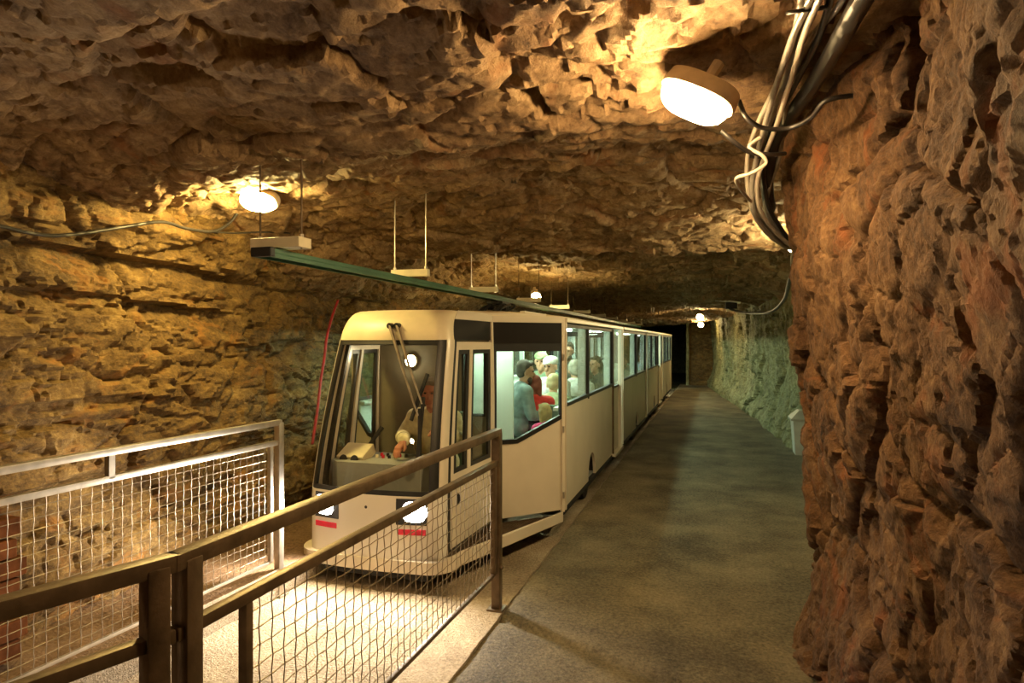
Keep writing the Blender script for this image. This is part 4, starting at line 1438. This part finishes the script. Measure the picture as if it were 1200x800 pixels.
    if hat:
        ell(g, H((0, -0.012, 0.075)), (0.092, 0.108, 0.068))
        capsule(g, H((-0.035, 0.09, 0.055)), H((0.035, 0.09, 0.055)), 0.016, 0.016)
        capsule(g, H((-0.03, 0.13, 0.045)), H((0.03, 0.13, 0.045)), 0.010, 0.010)
        capsule(g, H((0, 0.06, 0.06)), H((0, 0.125, 0.046)), 0.028, 0.012)
    else:
        ell(g, H((0, -0.030, 0.062)), (0.084, 0.090, 0.082))
        ell(g, H((0, -0.055, 0.005)), (0.080, 0.062, 0.085))
        for s in (-1, 1):
            capsule(g, H((0.068 * s, -0.02, 0.07)), H((0.074 * s, -0.025, 0.015)), 0.022, 0.018)
        capsule(g, H((-0.04, 0.055, 0.098)), H((0.04, 0.055, 0.098)), 0.022, 0.022)
    if longhair:
        for s in (-1, 0, 1):
            capsule(g, H((0.06 * s, -0.06, 0.02)), H((0.065 * s, -0.055, -0.15)), 0.04, 0.03)
    if beard:
        capsule(g, H((-0.04, 0.045, -0.085)), H((0.04, 0.045, -0.085)), 0.032, 0.032)
        capsule(g, H((0, 0.06, -0.11)), H((0, 0.06, -0.13)), 0.028, 0.022)
    hair = fuse(g, 0.010, 1)
    eyes = [H((0.030 * s, 0.079, 0.012)) for s in (-1, 1)]
    return dict(body=body, jacket=jacket, trousers=trousers, shoes=shoes, hair=hair, eyes=eyes)


eye_me = None
CLOTH = {}


def cloth(col):
    k = tuple(round(c, 3) for c in col)
    if k not in CLOTH:
        CLOTH[k] = plain('cloth_%d' % len(CLOTH), col, 0.85, 0, 0.22, 18, 0.3, 55)
    return CLOTH[k]


def put_person(fig, hips, yaw, scale, top, trou, hair, skin, label, group=None, hairname='hair'):
    global eye_me
    if eye_me is None:
        g = MB(); ell(g, (0, 0, 0), (0.012, 0.012, 0.009), 10)
        eye_me = bpy.data.meshes.new('eye'); eye_me.from_pydata(g.v, [], g.f); eye_me.materials.append(MATS['eye_dark'])
    def mesh_obj(nm, me, mat, parent=None):
        if not me.materials:
            me.materials.append(None)
        o = bpy.data.objects.new(nm, me)
        link(o, parent)
        o.material_slots[0].link = 'OBJECT'; o.material_slots[0].material = mat
        return o
    p = mesh_obj('person', fig['body'], MATS[skin])
    p.location = hips; p.rotation_euler = (0, 0, yaw); p.scale = (scale,) * 3
    tag(p, label, 'person', group)
    mesh_obj('jacket', fig['jacket'], cloth(top), p)
    mesh_obj('trousers', fig['trousers'], cloth(trou), p)
    mesh_obj('shoes', fig['shoes'], MATS['black_rubber'], p)
    mesh_obj(hairname, fig['hair'], cloth(hair), p)
    for e in fig['eyes']:
        o = bpy.data.objects.new('eye', eye_me); link(o, p); o.location = e
    return p


# driver: faces the viewer, right hand on the console, left hand on the rim of the desk
DH = tr(0.17, 0.78, 0.50)
def dloc(u, v, w):
    """driver's local coordinates (he looks along -Y of the tunnel)"""
    q = tr(u, v, w) - DH
    return Vector((-q.x, -q.y, q.z))
aw = {('w', 1): dloc(0.10, 1.25, 0.845), ('w', -1): dloc(0.40, 1.13, 0.93), ('e', 1): dloc(-0.08, 0.93, 0.83), ('e', -1): dloc(0.46, 0.86, 0.80),
      ('h', 1): Vector((0.2, 0.75, -0.6)), ('h', -1): Vector((0.45, 0.8, 0.0))}
fd = figure(lean=0.10, turn=0.15, nod=0.05, arms=aw, fingers=True)
drv = put_person(fd, DH, math.pi, 1.0, (0.84, 0.74, 0.47), (0.03, 0.035, 0.05), (0.30, 0.25, 0.20), 'skin_ruddy', 'person in beige jacket at the driving desk behind the windscreen')
g = MB()
for k in (0.55, 0.62):
    e_, w_ = aw[('e', 1)], aw[('w', 1)]
    p = e_.lerp(w_, k); d = (w_ - e_).normalized()
    g.tube([p - d * 0.008, p + d * 0.008], 0.059, 16, False)
me = bpy.data.meshes.new('sleeve_stripe'); me.from_pydata(g.v, [], g.f); me.materials.append(cloth((0.12, 0.10, 0.06)))
link(bpy.data.objects.new('sleeve_stripe', me), drv)

fA = figure(0.05, 0.0, 0.05, beard=True, hat=False)
fB = figure(0.28, 0.25, 0.10)
fC = figure(0.02, -0.3, 0.0, longhair=True)
fD = figure(0.12, 0.2, 0.0, hat=True)
fE = figure(0.10, -0.2, 0.08, beard=True)
GP = 'passengers in the wagons'


def seat_at(x, y, z, fig, yaw, sc, top, trou, hair, skin, label, hn='hair'):
    c = ray(x, y, z)
    off = Matrix.Rotation(yaw, 3, 'Z') @ Vector((0, 0.06, 0.70))
    h = c - off * sc
    h.x = min(h.x, TC + 0.86)
    put_person(fig, h, yaw, sc, top, trou, hair, skin, label, GP, hn)


R_ = math.radians
seat_at(612, 436, 7.0, fE, R_(-55), 0.96, (0.17, 0.22, 0.21), (0.05, 0.055, 0.06), (0.06, 0.045, 0.03), 'skin_tan', 'bearded person in pale grey jacket beside the white partition')
seat_at(627, 452, 7.1, fC, R_(25), 0.84, (0.55, 0.03, 0.02), (0.05, 0.05, 0.09), (0.20, 0.05, 0.03), 'skin_tan', 'small person in red jacket behind the angled bay window')
seat_at(646, 449, 7.25, fB, R_(5), 0.92, (0.30, 0.36, 0.20), (0.06, 0.06, 0.06), (0.40, 0.34, 0.18), 'skin_tan', 'fair-haired person in green-grey top behind the angled bay window')
seat_at(649, 430, 8.0, fD, R_(150), 1.0, (0.55, 0.56, 0.50), (0.07, 0.07, 0.09), (0.72, 0.74, 0.68), 'skin_tan', 'person in a white cap behind the angled bay window', 'cap')
seat_at(636, 424, 8.7, fD, R_(170), 1.0, (0.14, 0.20, 0.12), (0.05, 0.05, 0.05), (0.20, 0.27, 0.12), 'skin_tan', 'person in an olive cap deep in nearest wagon', 'cap')
seat_at(643, 484, 6.55, fC, R_(60), 0.72, (0.62, 0.04, 0.16), (0.08, 0.08, 0.14), (0.34, 0.24, 0.10), 'skin_tan', 'child in pink top low in the angled bay window')
seat_at(671, 432, 8.2, fB, R_(0), 1.05, (0.66, 0.68, 0.62), (0.12, 0.13, 0.14), (0.36, 0.34, 0.27), 'skin_tan', 'grey-haired person in white jacket leaning forward at first side window')
seat_at(666, 412, 9.6, fA, R_(175), 1.0, (0.06, 0.07, 0.06), (0.04, 0.04, 0.05), (0.05, 0.035, 0.02), 'skin_tan', 'dark-haired bearded person facing forward in nearest wagon')
seat_at(697, 428, 9.9, fC, R_(160), 1.0, (0.05, 0.06, 0.05), (0.04, 0.04, 0.05), (0.05, 0.04, 0.025), 'skin_tan', 'dark-clothed long-haired person behind second side window')
seat_at(738, 424, 12.3, fA, R_(160), 1.0, (0.10, 0.12, 0.09), (0.05, 0.05, 0.06), (0.08, 0.06, 0.04), 'skin_tan', 'nearer person in second wagon, dark green jacket')
seat_at(750, 421, 14.0 - 0.9, fB, R_(150), 1.0, (0.18, 0.14, 0.10), (0.05, 0.05, 0.06), (0.12, 0.09, 0.05), 'skin_tan', 'farther person in second wagon, brown jacket')
seat_at(763, 419, 16.0, fD, R_(150), 1.0, (0.36, 0.44, 0.50), (0.05, 0.05, 0.06), (0.10, 0.12, 0.14), 'skin_tan', 'person in pale blue jacket in third wagon', 'cap')

SC.frame_set(1)
